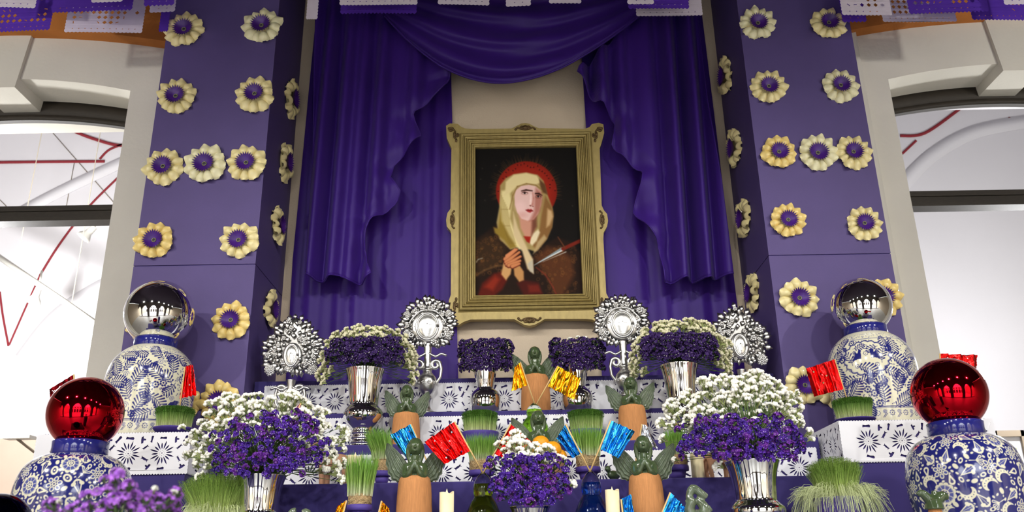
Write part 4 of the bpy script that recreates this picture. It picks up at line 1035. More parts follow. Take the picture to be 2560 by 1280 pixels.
Y2 = 4.61
reliquary(1070, Y2, 2.418, 1028, 730, 812, (.050, .062, -.018), round_out, 'round embossed silver reliquary with oval glass at the lower left of the frame', 3, False)
reliquary(1554, Y2, 2.418, 1024, 726, 806, (.050, .062, -.018), round_out, 'round embossed silver reliquary with oval glass at the lower right of the frame', 5, False)
reliquary(733, Y2, 2.418, 1028, 785, 882, (.030, .050, -.022), point_out, 'pointed leaf-shaped silver reliquary beside the left column', 7, True)
reliquary(1846, Y2, 2.418, 1020, 758, 858, (.030, .050, -.022), point_out, 'pointed leaf-shaped silver reliquary beside the right column', 9, True)

# ------------------------------------------------------------------ praying angels: terracotta body, green glazed bust
mb = MB()
mb.ell((0, -.006, .135), (.030, .030, .036), 18, 14)              # head
mb.ell((0, .002, .142), (.033, .031, .034), 18, 14)               # hair cap
for sg in (-1, 1):
    mb.tube(smooth_pts([(sg*.024, .002, .145), (sg*.031, .0, .120), (sg*.027, .002, .092), (sg*.018, .0, .072)], 4), [.011, .012, .011, .010]*1+[.010]*9, 8)
    mb.tube(smooth_pts([(sg*.036, .012, .058), (sg*.043, -.016, .030), (sg*.034, -.036, .010), (sg*.018, -.052, .030), (sg*.006, -.056, .056)], 4), [.017]*4+[.015]*4+[.0135]*4+[.011]*4+[.008], 10)
    mb.ell((sg*.0045, -.058, .060), (.006, .007, .018), 8, 8)
mb.tube([(0, 0, .06), (0, 0, .11)], [.020, .016], 10)
mb.ell((0, .005, .045), (.050, .032, .034), 18, 12)                # shoulders
mb.ell((0, .0, .012), (.056, .045, .022), 18, 10)
mb.tube([(0, -.033, .140), (0, -.041, .128)], [.004, .0055], 6)    # nose
mb.ell((0, -.033, .116), (.008, .005, .003), 8, 6)
for sg in (-1, 1): mb.ell((sg*.012, -.0315, .139), (.0052, .004, .0038), 8, 6); mb.tube([(sg*.006, -.034, .147), (sg*.019, -.028, .147)], .0022, 6)
BUST = remesh(mb, 'bust', m_green, .0026, 3)
def wing_mesh(sg):
    """teardrop wing, tip up and out, feathered ridges on the face, real thickness"""
    F = []; B = []; n, m_ = 34, 48
    for i in range(n+1):
        s = i/n
        cx = .030+.085*s**1.1; cz = .030+.10*s**1.25                       # spine from shoulder to tip
        w0 = .034*math.sin(PI*min(.97, .10+.86*s))**.6*(1-.25*s)              # leading side
        w1 = .092*math.sin(PI*min(.985, .18+.80*s))**.75*(1-.35*s)            # trailing side
        nxv, nzv = .78, -.62; row = []; rb = []
        for j in range(m_+1):
            u = j/m_; d = -w0+(w0+w1)*u
            d += .004*math.sin(s*30)*(u**3)
            x = cx+nxv*d*.55; z = cz+nzv*d
            y = .022+.020*s - .006*math.sin(PI*u)
            rid = .0062*abs(math.sin(u*19+s*2.0))+.0030*abs(math.sin(s*16+u*3))
            row.append((sg*x, y-rid-.004*math.sin(PI*u), z)); rb.append((sg*x, y+.006*math.sin(PI*u), z))
        F.append(row); B.append(rb)
    mb = MB(); ring = [f+list(reversed(b)) for f, b in zip(F, B)]; mb.grid(ring, True)
    me = mb.mesh('wing', m_green2); return me
WING = {sg: wing_mesh(sg) for sg in (-1, 1)}
def angel(px, py_top, Y, zb, rpx, label, k=1.0, tilt=0.0):
    k *= .87
    p = at(px, py_top, Y); r = rpx*mpp(px, py_top, Y); H = p.z-zb
    t = thing('angel_figurine', (p.x, Y, zb), label, 'figurine', 'praying angel figurines', -math.atan2(p.x, Y)*.7)
    mb = MB(); mb.lathe(smooth_pts([(r*1.12, 0), (r*1.14, H*.02), (r*1.13, H*.4), (r*1.05, H*.82), (r*.97, H*.95), (r*.80, H), (r*.3, H*1.02)], 4), 36); mb.build('terracotta_body', m_terra, t)
    s = r/.062*k
    b = place('bust', BUST, t, (0, -.004, H-.012*s), (tilt, 0, 0), s)
    for sg in (-1, 1): place('wing', WING[sg], t, (0, .004, H-.012*s), (0, R.uniform(-.08, .08), 0), s*R.uniform(1.10, 1.18))
angel(1338, 938, 4.62, 2.418, 32, 'green glazed praying angel on the topmost place, between two gold flags')
angel(1016, 1033, 4.34, 2.213, 31, 'green glazed praying angel in front of the round reliquary left of the centre')
angel(1579, 1014, 4.34, 2.213, 32, 'green glazed praying angel in front of the round reliquary right of the centre')
angel(1347, 1108, 4.09, 1.999, 34, 'dark green praying angel behind the oranges and in front of the lime bottle', 1.05)
angel(1037, 1192, 3.62, 1.701, 40, 'large green glazed praying angel between blue and red flags', 1.05)
angel(1612, 1186, 3.62, 1.701, 40, 'large green glazed praying angel in front of the small silver flag', 1.05)

# ------------------------------------------------------------------ grass pots
def blades(n, r, h, spread, wdt, seed, lean=0.0, cols=((234, 238, 204), (166, 202, 98), (122, 176, 68)), tipleaf=0.0, droop=0.0, hvar=.25, dome=0.0):
    rnd = random.Random(seed); V = []; F = []; K = []
    c0, c1, c2 = [np.array(c, float) for c in cols]
    for i in range(n):
        a = rnd.uniform(0, 2*PI); q = math.sqrt(rnd.random()); x, y = r*q*math.cos(a), r*q*math.sin(a)
        hh = h*(1-hvar*rnd.random())*(1-dome*q*q); dx = spread*q*math.cos(a)+lean+rnd.gauss(0, spread*.25); dy = spread*q*math.sin(a)+rnd.gauss(0, spread*.25)
        dz = droop*q*rnd.random(); b = rnd.uniform(0, PI); wx, wy = wdt*math.cos(b), wdt*math.sin(b)
        tone = rnd.uniform(.82, 1.15); o = len(V)
        for k_, s in enumerate((0, .35, .72, 1.0)):
            ww = (1, .95, .7, .08)[k_] if not tipleaf else (.8, .8, .7, .6)[k_]
            X = x+dx*s**1.7; Y = y+dy*s**1.7; Z = hh*(s-dz*s**2.2)
            V += [(X-wx*ww, Y-wy*ww, Z), (X+wx*ww, Y+wy*ww, Z)]
            c = c0+(c1-c0)*min(1, s/.4) if s < .4 else c1+(c2-c1)*(s-.4)/.6
            K += [c*tone, c*tone]
        for k_ in range(3): F.append((o+2*k_, o+2*k_+1, o+2*k_+3, o+2*k_+2))
        if tipleaf:
            X, Y, Z = V[o+6]; ta = rnd.uniform(0, 6.28)
            for sg in (0, PI):
                o2 = len(V); ca, sa = math.cos(ta+sg)*tipleaf, math.sin(ta+sg)*tipleaf
                V += [(X, Y, Z), (X+ca*.6-sa*.35, Y+sa*.6+ca*.35, Z+tipleaf*.5), (X+ca*1.2, Y+sa*1.2, Z+tipleaf*.35), (X+ca*.6+sa*.35, Y+sa*.6-ca*.35, Z+tipleaf*.3)]; F.append((o2, o2+1, o2+2, o2+3)); K += [c2*tone*.9]*4
    me = bpy.data.meshes.new('blades'); me.from_pydata(V, [], F)
    c = np.clip(np.array(K)/255, 0, 1); lin = np.where(c <= .04045, c/12.92, ((c+.055)/1.055)**2.4)
    at_ = me.color_attributes.new('paint', 'FLOAT_COLOR', 'POINT'); at_.data.foreach_set('color', np.concatenate([lin, np.ones((len(lin), 1))], 1).ravel().astype('f'))
    me.materials.append(m_blade); return me
def fibres(r, h, n, seed):
    rnd = random.Random(seed); mb = MB()
    for i in range(n):
        a = rnd.uniform(0, 6.28); z = rnd.uniform(.05, .95)*h; da = rnd.uniform(.15, .5)*rnd.choice((-1, 1)); dz = rnd.uniform(-.4, .4)*h
        mb.tube([(r*1.01*math.cos(a), r*1.01*math.sin(a), z), (r*1.06*math.cos(a+da*.5), r*1.06*math.sin(a+da*.5), min(h, max(0, z+dz*.6))), (r*1.01*math.cos(a+da), r*1.01*math.sin(a+da), min(h, max(0, z+dz)))], .0009, 3, cap=False)
    return mb.mesh('root_fibres', m_root2)
m_root2 = mat('root_fibre', (196, 172, 128), 0.9)
def grass_pot(px, py_rim, py_root, py_tip, Y, zb, rpx, label, seed, kind='wheat', lean=0.0, grass_rpx=None, name='grass_pot'):
    p = at(px, py_rim, Y); k = mpp(px, py_rim, Y); r = rpx*k; H = p.z-zb
    zr = at(px, py_root, Y).z-zb; zt = at(px, py_tip, Y).z-zb; gr = (grass_rpx or rpx*.92)*k
    t = thing(name, (p.x, Y, zb), label, 'potted grass', 'potted grass and sprouts')
    if kind == 'wheat':
        mb = MB(); mb.lathe([(r*.62, 0), (r*.78, H-.022)], 32); mb.build('pot', m_pot, t)
        mb = MB(); mb.lathe([(r*.80, H-.024), (r*1.0, H-.023), (r*1.02, H-.012), (r*1.0, H-.001), (r*.9, H), (r*.6, H-.002)], 36); mb.build('pot_rim', m_pot, t)
        mb = MB(); mb.lathe(smooth_pts([(r*.80, H-.004), (r*.90, H+(zr-H)*.4), (r*.92, H+(zr-H)*.8), (r*.80, zr), (r*.1, zr+.002)], 3), 28, mod=lambda a, z: 1+.03*math.sin(9*a+z*200)); rm = mb.build('root_mat', m_root, t)
        o = place('root_fibres', fibres(r*.90, zr-H, 160, seed), rm, (0, 0, H)); o['kind'] = 'stuff'
        bl = blades(620, gr*.80, zt-zr+.01, gr*.34, .0013, seed, lean, hvar=.35)
        o = place('blades', bl, t, (0, 0, zr-.008)); o['kind'] = 'stuff'
    else:
        mb = MB(); mb.lathe(smooth_pts([(r*.55, 0), (r*.80, H*.25), (r*.98, H*.7), (r*1.02, H), (r*.9, H-.002), (r*.3, H-.006)], 3), 36); mb.build('bowl', m_pot, t)
        bl = blades(3400, gr*.94, zt-H, gr*.12, .00045, seed, lean, cols=((236, 240, 204), (204, 220, 144), (106, 160, 58)), tipleaf=.0056, hvar=.3, dome=.10)
        o = place('sprouts', bl, t, (0, 0, H-.006)); o['kind'] = 'stuff'
grass_pot(955, 1178, 1146, 1066, 3.95, 1.999, 23, 'tall wheatgrass in a purple pot beside the blue foil flag at the left', 1, lean=-.030, grass_rpx=32)
grass_pot(899, 1262, 1236, 1130, 3.55, 1.701, 31, 'tall wheatgrass with root mat at the bottom edge left of the large angel', 2, lean=.006, grass_rpx=40)
grass_pot(1203, 1176, 1150, 1082, 3.95, 1.999, 31, 'wheatgrass behind the crossing sticks of the red flags', 3, grass_rpx=38)
grass_pot(1470, 1168, 1138, 1058, 3.95, 1.999, 31, 'wheatgrass with brown root mat behind the blue bottle', 4, grass_rpx=42)
grass_pot(1692, 1164, 1138, 1070, 3.95, 1.999, 29, 'wheatgrass in a purple pot right of the large angel, half behind white flowers', 5)
grass_pot(1200, 1082, 1082, 1024, 4.36, 2.213, 46, 'clipped fine sprouts in a purple bowl below the left small silver vase', 6, 'sprout', name='sprout_bowl')
grass_pot(1466, 1078, 1078, 1022, 4.36, 2.213, 46, 'clipped fine sprouts in a purple bowl below the right small silver vase', 7, 'sprout', name='sprout_bowl')
grass_pot(434, 1071, 1071, 1014, 4.035, ZP+.001, 48, 'fine sprouts in a purple bowl on the left plinth with a red flag', 8, 'sprout', name='sprout_bowl')
grass_pot(2137, 1049, 1049, 992, 4.035, ZP+.001, 49, 'fine sprouts in a purple bowl on the right plinth below the red flag', 9, 'sprout', name='sprout_bowl')
def wild_pot(px, py, Y, zb, rpx, label, seed, flare, wid, spr, hgt):
    p = at(px, py, Y); k = mpp(px, py, Y); r = rpx*k
    t = thing('sprout_bowl', (p.x, Y, zb), label, 'potted grass', 'potted grass and sprouts'); H = p.z-zb
    mb = MB(); mb.lathe(smooth_pts([(r*.45, 0), (r*.6, H*.5), (r*.66, H*.9), (r*.64, H), (r*.2, H)], 3), 32); mb.build('bowl', m_pot, t)
    c = ((236, 240, 200), (204, 220, 136), (150, 184, 86))
    o = place('sprouts', blades(3200, r*wid, hgt*k, r*spr, .0007, seed, 0, c, .0046, 0, .3, .22), t, (0, 0, H-.012)); o['kind'] = 'stuff'
    rnd = random.Random(seed); V = []                      # pale roots and strays hanging over the rim
    mb = MB()
    for i in range(760):
        a = rnd.uniform(0, 6.28); q = rnd.uniform(.5, .66)*r; l = rnd.uniform(.12, flare)*r; dn = rnd.uniform(.0, 1.5)*r*.75
        p0 = Vector((q*math.cos(a), q*math.sin(a), H+rnd.uniform(-.01, .035))); p1 = p0+Vector((math.cos(a)*l*.55, math.sin(a)*l*.55, rnd.uniform(.0, .16)*r)); a2 = a+rnd.uniform(-.5, .5)
        p2 = p1+Vector((math.cos(a2)*l*.45, math.sin(a2)*l*.45, -dn*.8)); mb.tube(smooth_pts([tuple(p0), tuple(p1), tuple(p2)], 3), .0006, 3, cap=False)
    o = mb.build('hanging_roots', m_rootpale, t); o['kind'] = 'stuff'
m_rootpale = mat('pale_root', (206, 216, 160), 0.7, var=.15, vscale=40)
wild_pot(545, 1296, 3.60, 1.701, 96, 'wild ball of thin pale sprouts left of the large silver vase', 11, .55, .66, .34, 122)
wild_pot(2095, 1244, 3.60, 1.701, 88, 'wild tangle of thin pale sprouts right of the large silver vase', 13, .85, .52, .22, 108)
# ------------------------------------------------------------------ bouquets of statice
def white_sprig(seed, mw=None):
    rnd = random.Random(seed); mb = MB(); n = 28; bend = rnd.uniform(.5, 1.1)
    mb.cur = 0
    for i in range(n):
        u = rnd.uniform(-1, 1); v = rnd.uniform(-1, 1)
        x = .019*u; z = .016-.010*bend*u*u+rnd.uniform(-.003, .004); y = .010*v*(1-.4*u*u)
        mb.ico((x, y, z-.004*v*v), rnd.uniform(.0042, .0066))
    mb.cur = 1
    for i in range(6):
        u = -1+2*i/5; mb.tube([(0, 0, -.016), (.008*u, .004*rnd.uniform(-1, 1), -.002), (.017*u, .006*rnd.uniform(-1, 1), .013-.010*bend*u*u)], [.0012, .0014, .0028], 4)
    return mb.mesh('white_sprig', [mw or m_wflower, m_wgreen])
def purple_sprig(seed, m):
    rnd = random.Random(seed); mb = MB(); n = 26
    for i in range(n):
        a = rnd.uniform(0, 6.28); f = rnd.random()**.6*1.5; rr = .017*rnd.uniform(.75, 1.05)
        d = Vector((math.sin(f)*math.cos(a), math.sin(f)*math.sin(a), math.cos(f))); c = d*rr
        u = d.orthogonal().normalized(); w = d.cross(u); R_ = rnd.uniform(.0058, .0082); vs = [tuple(c-d*.003)]
        for k in range(10):
            q = 2*PI*k/10; q2 = R_*(1.0 if k % 2 else .62); vs.append(tuple(c+(u*math.cos(q)+w*math.sin(q))*q2+d*rnd.uniform(.0, .003)))
        mb.add(vs, [(0, 1+k, 1+(k+1) % 10) for k in range(10)], 0)
        if rnd.random() < .15:
            p = c+d*.002; mb.cur = 2; mb.ico(tuple(p), .0013)
    mb.cur = 1
    for i in range(5):
        a = i*1.3; mb.tube([(0, 0, -.014), (.006*math.cos(a), .006*math.sin(a), -.002), (.011*math.cos(a), .011*math.sin(a), .010)], [.001, .0016, .003], 4)
    return mb.mesh('purple_sprig', [m, m_stem, m_wflower])
WS = [white_sprig(i) for i in range(5)]; CS = [white_sprig(40+i, m_wcream) for i in range(4)]
PS = [purple_sprig(10+i, m_purples[(0, 1, 0, 4)[i % 4]]) for i in range(8)]; DS = [purple_sprig(20+i, m_purples[2]) for i in range(3)]; LS = [purple_sprig(30+i, m_lilac) for i in range(3)]
def bouquet(key, px, py_rim, Y, label, groups, seed, stem_frac=1.0, k=1.0, sp=None, depth=.12):
    """groups: (name, meshes, list of px targets with depth offsets)"""
    rnd = random.Random(seed); base = at(px, py_rim, Y)
    t = thing('statice_bouquet', (base.x, Y, base.z), label, 'bouquet', 'statice bouquets')
    st = MB()
    for name, meshes, targets, sc in groups:
        for (tx, ty, dy) in targets:
            q = at(tx, ty, Y+dy); loc = Vector((q.x-base.x, dy, q.z-base.z))
            dirn = Vector((loc.x, loc.y*1.4-.02, max(.02, loc.z)+.06)).normalized()
            ro = dirn.to_track_quat('Z', 'Y').to_euler()
            o = place(name, rnd.choice(meshes), t, loc, ro, rnd.uniform(.75, 1.3)*sc*k); o.rotation_euler.rotate_axis('Z', rnd.uniform(0, 6.28))
            foot = Vector((rnd.uniform(-.02, .02), rnd.uniform(-.02, .02), -.05)); mid = loc*.5+Vector((-loc.x*.12, 0, .02))
            st.tube([foot, mid, loc-dirn*.012], [.0016, .0014, .0010], 4, cap=False)
            if rnd.random() < .6:
                m2 = loc*.7; e = m2+Vector((rnd.uniform(-.03, .03), rnd.uniform(-.02, .02), rnd.uniform(.0, .03))); st.tube([loc*.5, m2, e], [.001, .0024, .0004], 3, cap=False)
    o = st.build('stems', m_stem, t); o['kind'] = 'stuff'
    return t
def scatter(poly, n, seed, dmin, dfun):
    """n points inside a pixel polygon, poisson like"""
    rnd = random.Random(seed); xs = [p[0] for p in poly]; ys = [p[1] for p in poly]; out = []
    def ins(x, y):
        c = False
        for i in range(len(poly)):
            (x0, y0), (x1, y1) = poly[i-1], poly[i]
            if (y0 > y) != (y1 > y) and x < (x1-x0)*(y-y0)/(y1-y0)+x0: c = not c
        return c
    for _ in range(n*60):
        if len(out) >= n: break
        x, y = rnd.uniform(min(xs), max(xs)), rnd.uniform(min(ys), max(ys))
        if ins(x+rnd.gauss(0, 8), y+rnd.gauss(0, 8)) and all((x-a)**2+(y-b)**2 > dmin*dmin for a, b, _ in out): out.append((x, y, dfun(x, y, rnd)))
    return out
def dome(cx, cy, w, front):
    return lambda x, y, r: front + .10*min(1.2, ((x-cx)/w)**2) + r.uniform(-.03, .022)
# large left
pP = [(530, 1090), (560, 1075), (620, 1040), (700, 1030), (770, 1045), (800, 1090), (820, 1110), (800, 1150), (740, 1160), (700, 1180), (650, 1175), (600, 1190), (535, 1195), (525, 1150)]
pW = [(482, 1060), (500, 1040), (540, 1010), (580, 985), (650, 985), (720, 988), (770, 1000), (800, 1040), (850, 1070), (868, 1110), (860, 1130), (845, 1180), (820, 1190), (790, 1150), (640, 1080), (540, 1120), (520, 1180), (500, 1200), (490, 1130), (470, 1140)]
bouquet('bigL', 655, 1192, 3.55, 'large bouquet of white and purple statice in the large silver vase, left foreground',
        [('white_sprig', WS, scatter(pW, 175, 1, 9, dome(660, 0, 190, .02)) + [(458, 1070, .06), (470, 1140, .05), (487, 1085, .05), (500, 1195, .0), (838, 1185, .02), (850, 1200, 0)], 1.1), ('purple_sprig', PS, scatter(pP, 125, 2, 11, dome(660, 0, 170, -.115)) + [(615, 1188, -.1), (755, 1185, -.08), (815, 1105, -.02)], .95)], 5)
# large right
pP = [(1700, 1080), (1740, 1060), (1790, 1045), (1870, 1042), (1940, 1045), (1990, 1065), (2010, 1110), (2005, 1135), (1960, 1150), (1880, 1145), (1800, 1150), (1760, 1130), (1710, 1135), (1695, 1110)]
pW = [(1655, 1040), (1680, 1010), (1740, 985), (1780, 965), (1840, 945), (1900, 940), (1950, 970), (1995, 1000), (2005, 1030), (2010, 1060), (1960, 1070), (1860, 1060), (1760, 1060), (1700, 1070), (1665, 1075)]
bouquet('bigR', 1880, 1156, 3.55, 'large bouquet of white and purple statice in the large silver vase, right foreground',
        [('white_sprig', WS, scatter(pW, 130, 3, 10.5, dome(1860, 0, 200, .03)) + [(1760, 968, .06), (1785, 950, .07), (1880, 935, .06), (1915, 950, .06), (2018, 1085, .02), (2025, 1100, .02), (1660, 1100, .03), (1690, 1150, .02), (1800, 1165, -.02), (1655, 1060, .04)], 1.15), ('purple_sprig', PS, scatter(pP, 125, 4, 11, dome(1860, 0, 180, -.12)), .95)], 6)
# the two on the third step
for key, cx, rim, sx, lab, sd in (('midL', 913, 925, 0, 'left', 7), ('midR', 1697, 914, -13, 'right', 9)):
    pP = [(cx+a, rim+b) for a, b in ((-90, -45), (-60, -65), (0, -75), (60, -68), (92, -45), (88, -26), (40, -20), (-40, -20), (-85, -26))]
    pW = [(cx+a, rim+b) for a, b in ((-115, 35), (-118, 0), (-95, -50), (-60, -90), (-20, -104), (30, -108), (75, -90), (110, -50), (128, 0), (122, 30), (100, 10), (95, -40), (60, -72), (0, -78), (-60, -70), (-92, -40), (-95, 10))]
    bouquet(key, cx, rim, 4.33, 'bouquet of dark purple statice ringed with white in the %s footed silver vase' % lab,
            [('white_sprig', CS, scatter(pW, 80, sd, 9, dome(cx, 0, 120, .03)), 1.15), ('purple_sprig', DS, scatter(pP, 85, sd+1, 9, dome(cx, 0, 100, -.07)), 1.2)], sd)
for key, cx, rim, lab, sd in (('smallL', 1213, 916, 'left', 11), ('smallR', 1440, 914, 'right', 13)):
    pP = [(cx+a, rim+b) for a, b in ((-62, -52), (-30, -60), (0, -62), (40, -60), (62, -45), (66, -20), (50, 8), (20, -4), (-20, -4), (-45, 10), (-55, -15))]
    g = [('purple_sprig', DS, scatter(pP, 90, sd, 8, dome(cx, 0, 66, -.05)), 1.2)]
    if key == 'smallR': g.append(('white_sprig', WS, [(1425, 850, .02), (1445, 846, .02), (1462, 850, .02)], .9))
    bouquet(key, cx, rim, 4.63, 'dense dark purple statice in the small silver vase %s of the top angel' % lab, g, sd)
pP = [(1235, 1170), (1260, 1140), (1300, 1150), (1340, 1160), (1385, 1140), (1415, 1165), (1418, 1210), (1400, 1240), (1350, 1250), (1290, 1262), (1250, 1235), (1230, 1200)]
pW = [(1245, 1140), (1270, 1118), (1310, 1108), (1345, 1118), (1390, 1135), (1405, 1150), (1350, 1165), (1290, 1160), (1255, 1155)]
bouquet('cen', 1325, 1268, 3.50, 'round bouquet of purple statice topped with white, middle of the bottom edge',
        [('white_sprig', WS, scatter(pW, 34, 15, 11, dome(1325, 0, 90, -.01)) + [(1288, 1088, .02), (1298, 1102, .02), (1425, 1215, 0)], 1.1), ('purple_sprig', PS, scatter(pP, 72, 16, 13, dome(1325, 0, 100, -.09)) + [(1225, 1150, -.02), (1218, 1165, -.02)], 1.0)], 15)
# out of focus bouquet close to the camera, on its own pedestal
YF = 1.55
pP = [(110, 1270), (150, 1255), (200, 1250), (250, 1235), (270, 1205), (300, 1190), (330, 1215), (345, 1235), (380, 1245), (400, 1225), (440, 1230), (455, 1262), (450, 1330), (110, 1330)]
b = at(280, 1420, YF)
bouquet('near', 280, 1420, YF, 'blurred lilac statice close to the camera at the bottom left', [('lilac_sprig', LS, scatter(pP, 60, 17, 17, dome(280, 0, 170, .0)), .72), ('white_sprig', WS[:2], [(300, 1188, 0), (385, 1228, 0), (435, 1232, 0), (150, 1258, 0)], .35)], 17)
mb = MB(); mb.lathe(smooth_pts([(.04, -.16), (.045, -.1), (.05, -.04), (.06, .0), (.055, 0), (.03, -.05)], 3), 32); o = mb.build('silver_vase', m_silver, None, loc=(b.x, YF, b.z)); tag(o, 'silver vase below the blurred lilac statice, out of frame', 'vase', 'silver vases')
mb = MB(); mb.box((b.x-.15, YF-.15, 0), (b.x+.15, YF+.15, b.z-.161)); o = mb.build('low_plinth', m_cloth, smooth=False); tag(o, 'purple stand under the blurred lilac statice, out of frame', 'plinth')

# ------------------------------------------------------------------ foil flags on sticks
def flag(c, Y, col, label, stick_end=None, seed=0, depth=.02, crinkle=.005, zrest=None, holes=False, curl=0.0, stick=True):
    """c: stick top, stick bottom, outer bottom, outer top (photo pixels)"""
    rnd = random.Random(seed); P0 = [at(x, y, Y+dy) for (x, y), dy in zip(c, (0, 0, depth, depth))]
    end = None
    if stick_end: end = at(stick_end[0], stick_end[1], Y) if zrest is None else None
    base = P0[1] if end is None else end
    t = thing('foil_flag', tuple(base), label, 'flag', 'foil flags')
    n, m_ = 26, 20; G = []; ph = [rnd.uniform(0, 6.28) for _ in range(6)]; fr = [rnd.uniform(14, 26), rnd.uniform(30, 46), rnd.uniform(50, 80)]
    for i in range(n+1):
        u = i/n; row = []
        for j in range(m_+1):
            v = j/m_
            p = P0[0]*(1-u)*(1-v)+P0[1]*(1-u)*v+P0[2]*u*v+P0[3]*u*(1-v)
            w = math.sin(PI*min(1, u*1.4+.05))
            off = crinkle*(1.6*math.sin(fr[0]*u+ph[0]+1.5*v)+.8*math.sin(fr[1]*u+ph[1]-3*v)+.35*math.sin(fr[2]*(u*.8+v*.2)+ph[2])+.3*math.sin(12*v+ph[3]+9*u)+rnd.uniform(-.06, .06))*min(1, u*5)
            edge = .0025*abs(math.sin(v*40))*(u > .99) + 0
            row.append((p.x-base.x+edge, p.y-base.y+off-curl*u*u, p.z-base.z+.002*abs(math.sin(u*40))*(v > .99)))
        G.append(row)
    mb = MB(); nC = (m_+1)
    vs = [p for r_ in G for p in r_]; fs = []
    for i in range(n):
        for j in range(m_):
            if holes and ((i*7+j*3) % 11 in (0, 1) and 3 < i < n-3 and 3 < j < m_-3): continue
            if not holes and (i*5+j*9) % 61 == 0 and 3 < i < n-2: continue
            fs.append((i*nC+j, i*nC+j+1, (i+1)*nC+j+1, (i+1)*nC+j))
    mb.add(vs, fs); o = mb.build('foil_sheet', m_foil[col], t, smooth=True)
    if stick:
        a = P0[0]-base; b_ = (P0[1]-base) if end is None else Vector((0, 0, 0))
        mb = MB()
        if zrest is not None:
            d = (P0[1]-P0[0]); s = (zrest-P0[1].z)/d.z if abs(d.z) > 1e-6 else 0; b_ = P0[1]-base+d*s
        mb.tube([a+Vector((0, .002, 0)), b_+Vector((0, .002, 0))], .0032, 8); mb.build('stick', m_stick, t)
flag([(1136, 1054), (1176, 1128), (1110, 1162), (1060, 1105)], 3.57, 'red', 'red foil flag leaning left out of the green bottle', (1209, 1186), 1)
flag([(1277, 1060), (1237, 1135), (1300, 1176), (1337, 1112)], 3.57, 'red', 'red foil flag leaning right out of the green bottle, beside the oranges', (1206, 1186), 2)
flag([(1414, 1060), (1456, 1132), (1431, 1147), (1391, 1096)], 3.57, 'blue', 'narrow blue foil flag leaning left out of the blue bottle', (1477, 1182), 3, depth=.05)
flag([(1527, 1051), (1502, 1124), (1546, 1146), (1587, 1078)], 3.57, 'blue', 'blue foil flag leaning right out of the blue bottle', (1474, 1182), 4)
flag([(1027, 1060), (1052, 1118), (1015, 1147), (975, 1088)], 3.92, 'blue', 'blue foil flag behind the large angel on the left', None, 5, zrest=1.999)
flag([(1301, 905), (1319, 963), (1277, 980), (1286, 918)], 4.36, 'gold', 'gold foil flag leaning left in front of the top angel', (1338, 1014), 6, depth=.03)
flag([(1394, 915), (1370, 966), (1434, 1000), (1452, 946)], 4.36, 'gold', 'gold foil flag leaning right in front of the top angel', (1339, 1014), 7)
flag([(184, 936), (187, 985), (126, 1008), (122, 974)], 3.62, 'darkred', 'dark red pierced foil flag behind the left red ball', None, 8, zrest=1.556, holes=True, crinkle=.001)
flag([(462, 917), (449, 997), (492, 988), (480, 911)], 4.03, 'red', 'small red foil flag standing in the sprouts before the left tall vase', (446, 1040), 9, depth=.05)
flag([(2087, 898), (2111, 973), (2037, 992), (2014, 922)], 4.03, 'red', 'red foil flag beside the right tall vase, above its sprout bowl', (2126, 1024), 10)
flag([(2350, 884), (2352, 925), (2444, 938), (2442, 888)], 3.62, 'red', 'red foil flag standing behind the right red ball', None, 11, zrest=1.556, holes=False)
flag([(1605, 1060), (1596, 1113), (1646, 1122), (1616, 1064)], 3.74, 'silver', 'small silver foil flag behind the head of the right large angel', None, 12, zrest=1.701, depth=.05)
flag([(866, 1251), (856, 1290), (832, 1296), (846, 1264)], 3.46, 'gold', 'gold foil flag tip at the bottom edge left of the wheatgrass', None, 13, zrest=1.701)
flag([(954, 1252), (944, 1292), (978, 1300), (972, 1270)], 3.46, 'gold', 'gold foil flag tip at the bottom edge right of the wheatgrass', None, 14, zrest=1.701)
flag([(1553, 1248), (1560, 1310), (1592, 1312), (1576, 1236)], 3.46, 'blue', 'blue foil flag tip at the bottom edge beside the right candle', None, 15, zrest=1.701, depth=.04)
flag([(1676, 1231), (1652, 1290), (1705, 1310), (1720, 1275)], 3.46, 'blue', 'blue foil flag tip at the bottom edge right of the large angel', None, 16, zrest=1.701)
flag([(752, 1008), (748, 1040), (738, 1046), (744, 1016)], 3.57, 'magenta', 'tiny magenta foil flag sticking out of the left large bouquet', (665, 1196), 17)

# ------------------------------------------------------------------ glass gourd bottles with coloured water
def gourd(px, py_top, Y, zb, rpx, liq, label):
    p = at(px, py_top, Y); H = p.z-zb; r = rpx*mpp(px, py_top, Y)
    t = thing('gourd_bottle', (p.x, Y, zb), label, 'bottle', 'glass gourd bottles')
    pr = smooth_pts([(.34, 0), (.66, .02), (.94, .16), (1.0, .32), (.92, .47), (.70, .60), (.53, .665), (.50, .69), (.53, .74), (.54, .80), (.46, .88), (.30, .94), (.14, .985), (.10, 1.0)], 4)
    mb = MB(); mb.lathe([(a*r, b_*H) for a, b_ in pr], 40, cap=False); mb.lathe([(.30*r, 0), (.001, 0)], 40, cap=False); g = mb.build('glass', m_glass, t)
    lv = .86; q = [(a*r*.97, b_*H+.0008) for a, b_ in pr if b_ <= lv]; mb = MB(); mb.lathe(q, 40, cap=True); mb.build('coloured_water', m_liq[liq], t)
gourd(1208, 1180, 3.57, 1.701, 46, 'olive', 'gourd bottle of olive green water holding the two red flags')
gourd(1476, 1176, 3.57, 1.701, 46, 'blue', 'gourd bottle of dark blue water holding two blue flags')
gourd(1335, 1008, 4.36, 2.213, 36, 'lime', 'gourd bottle of lime green water behind the middle angel, holding gold flags')

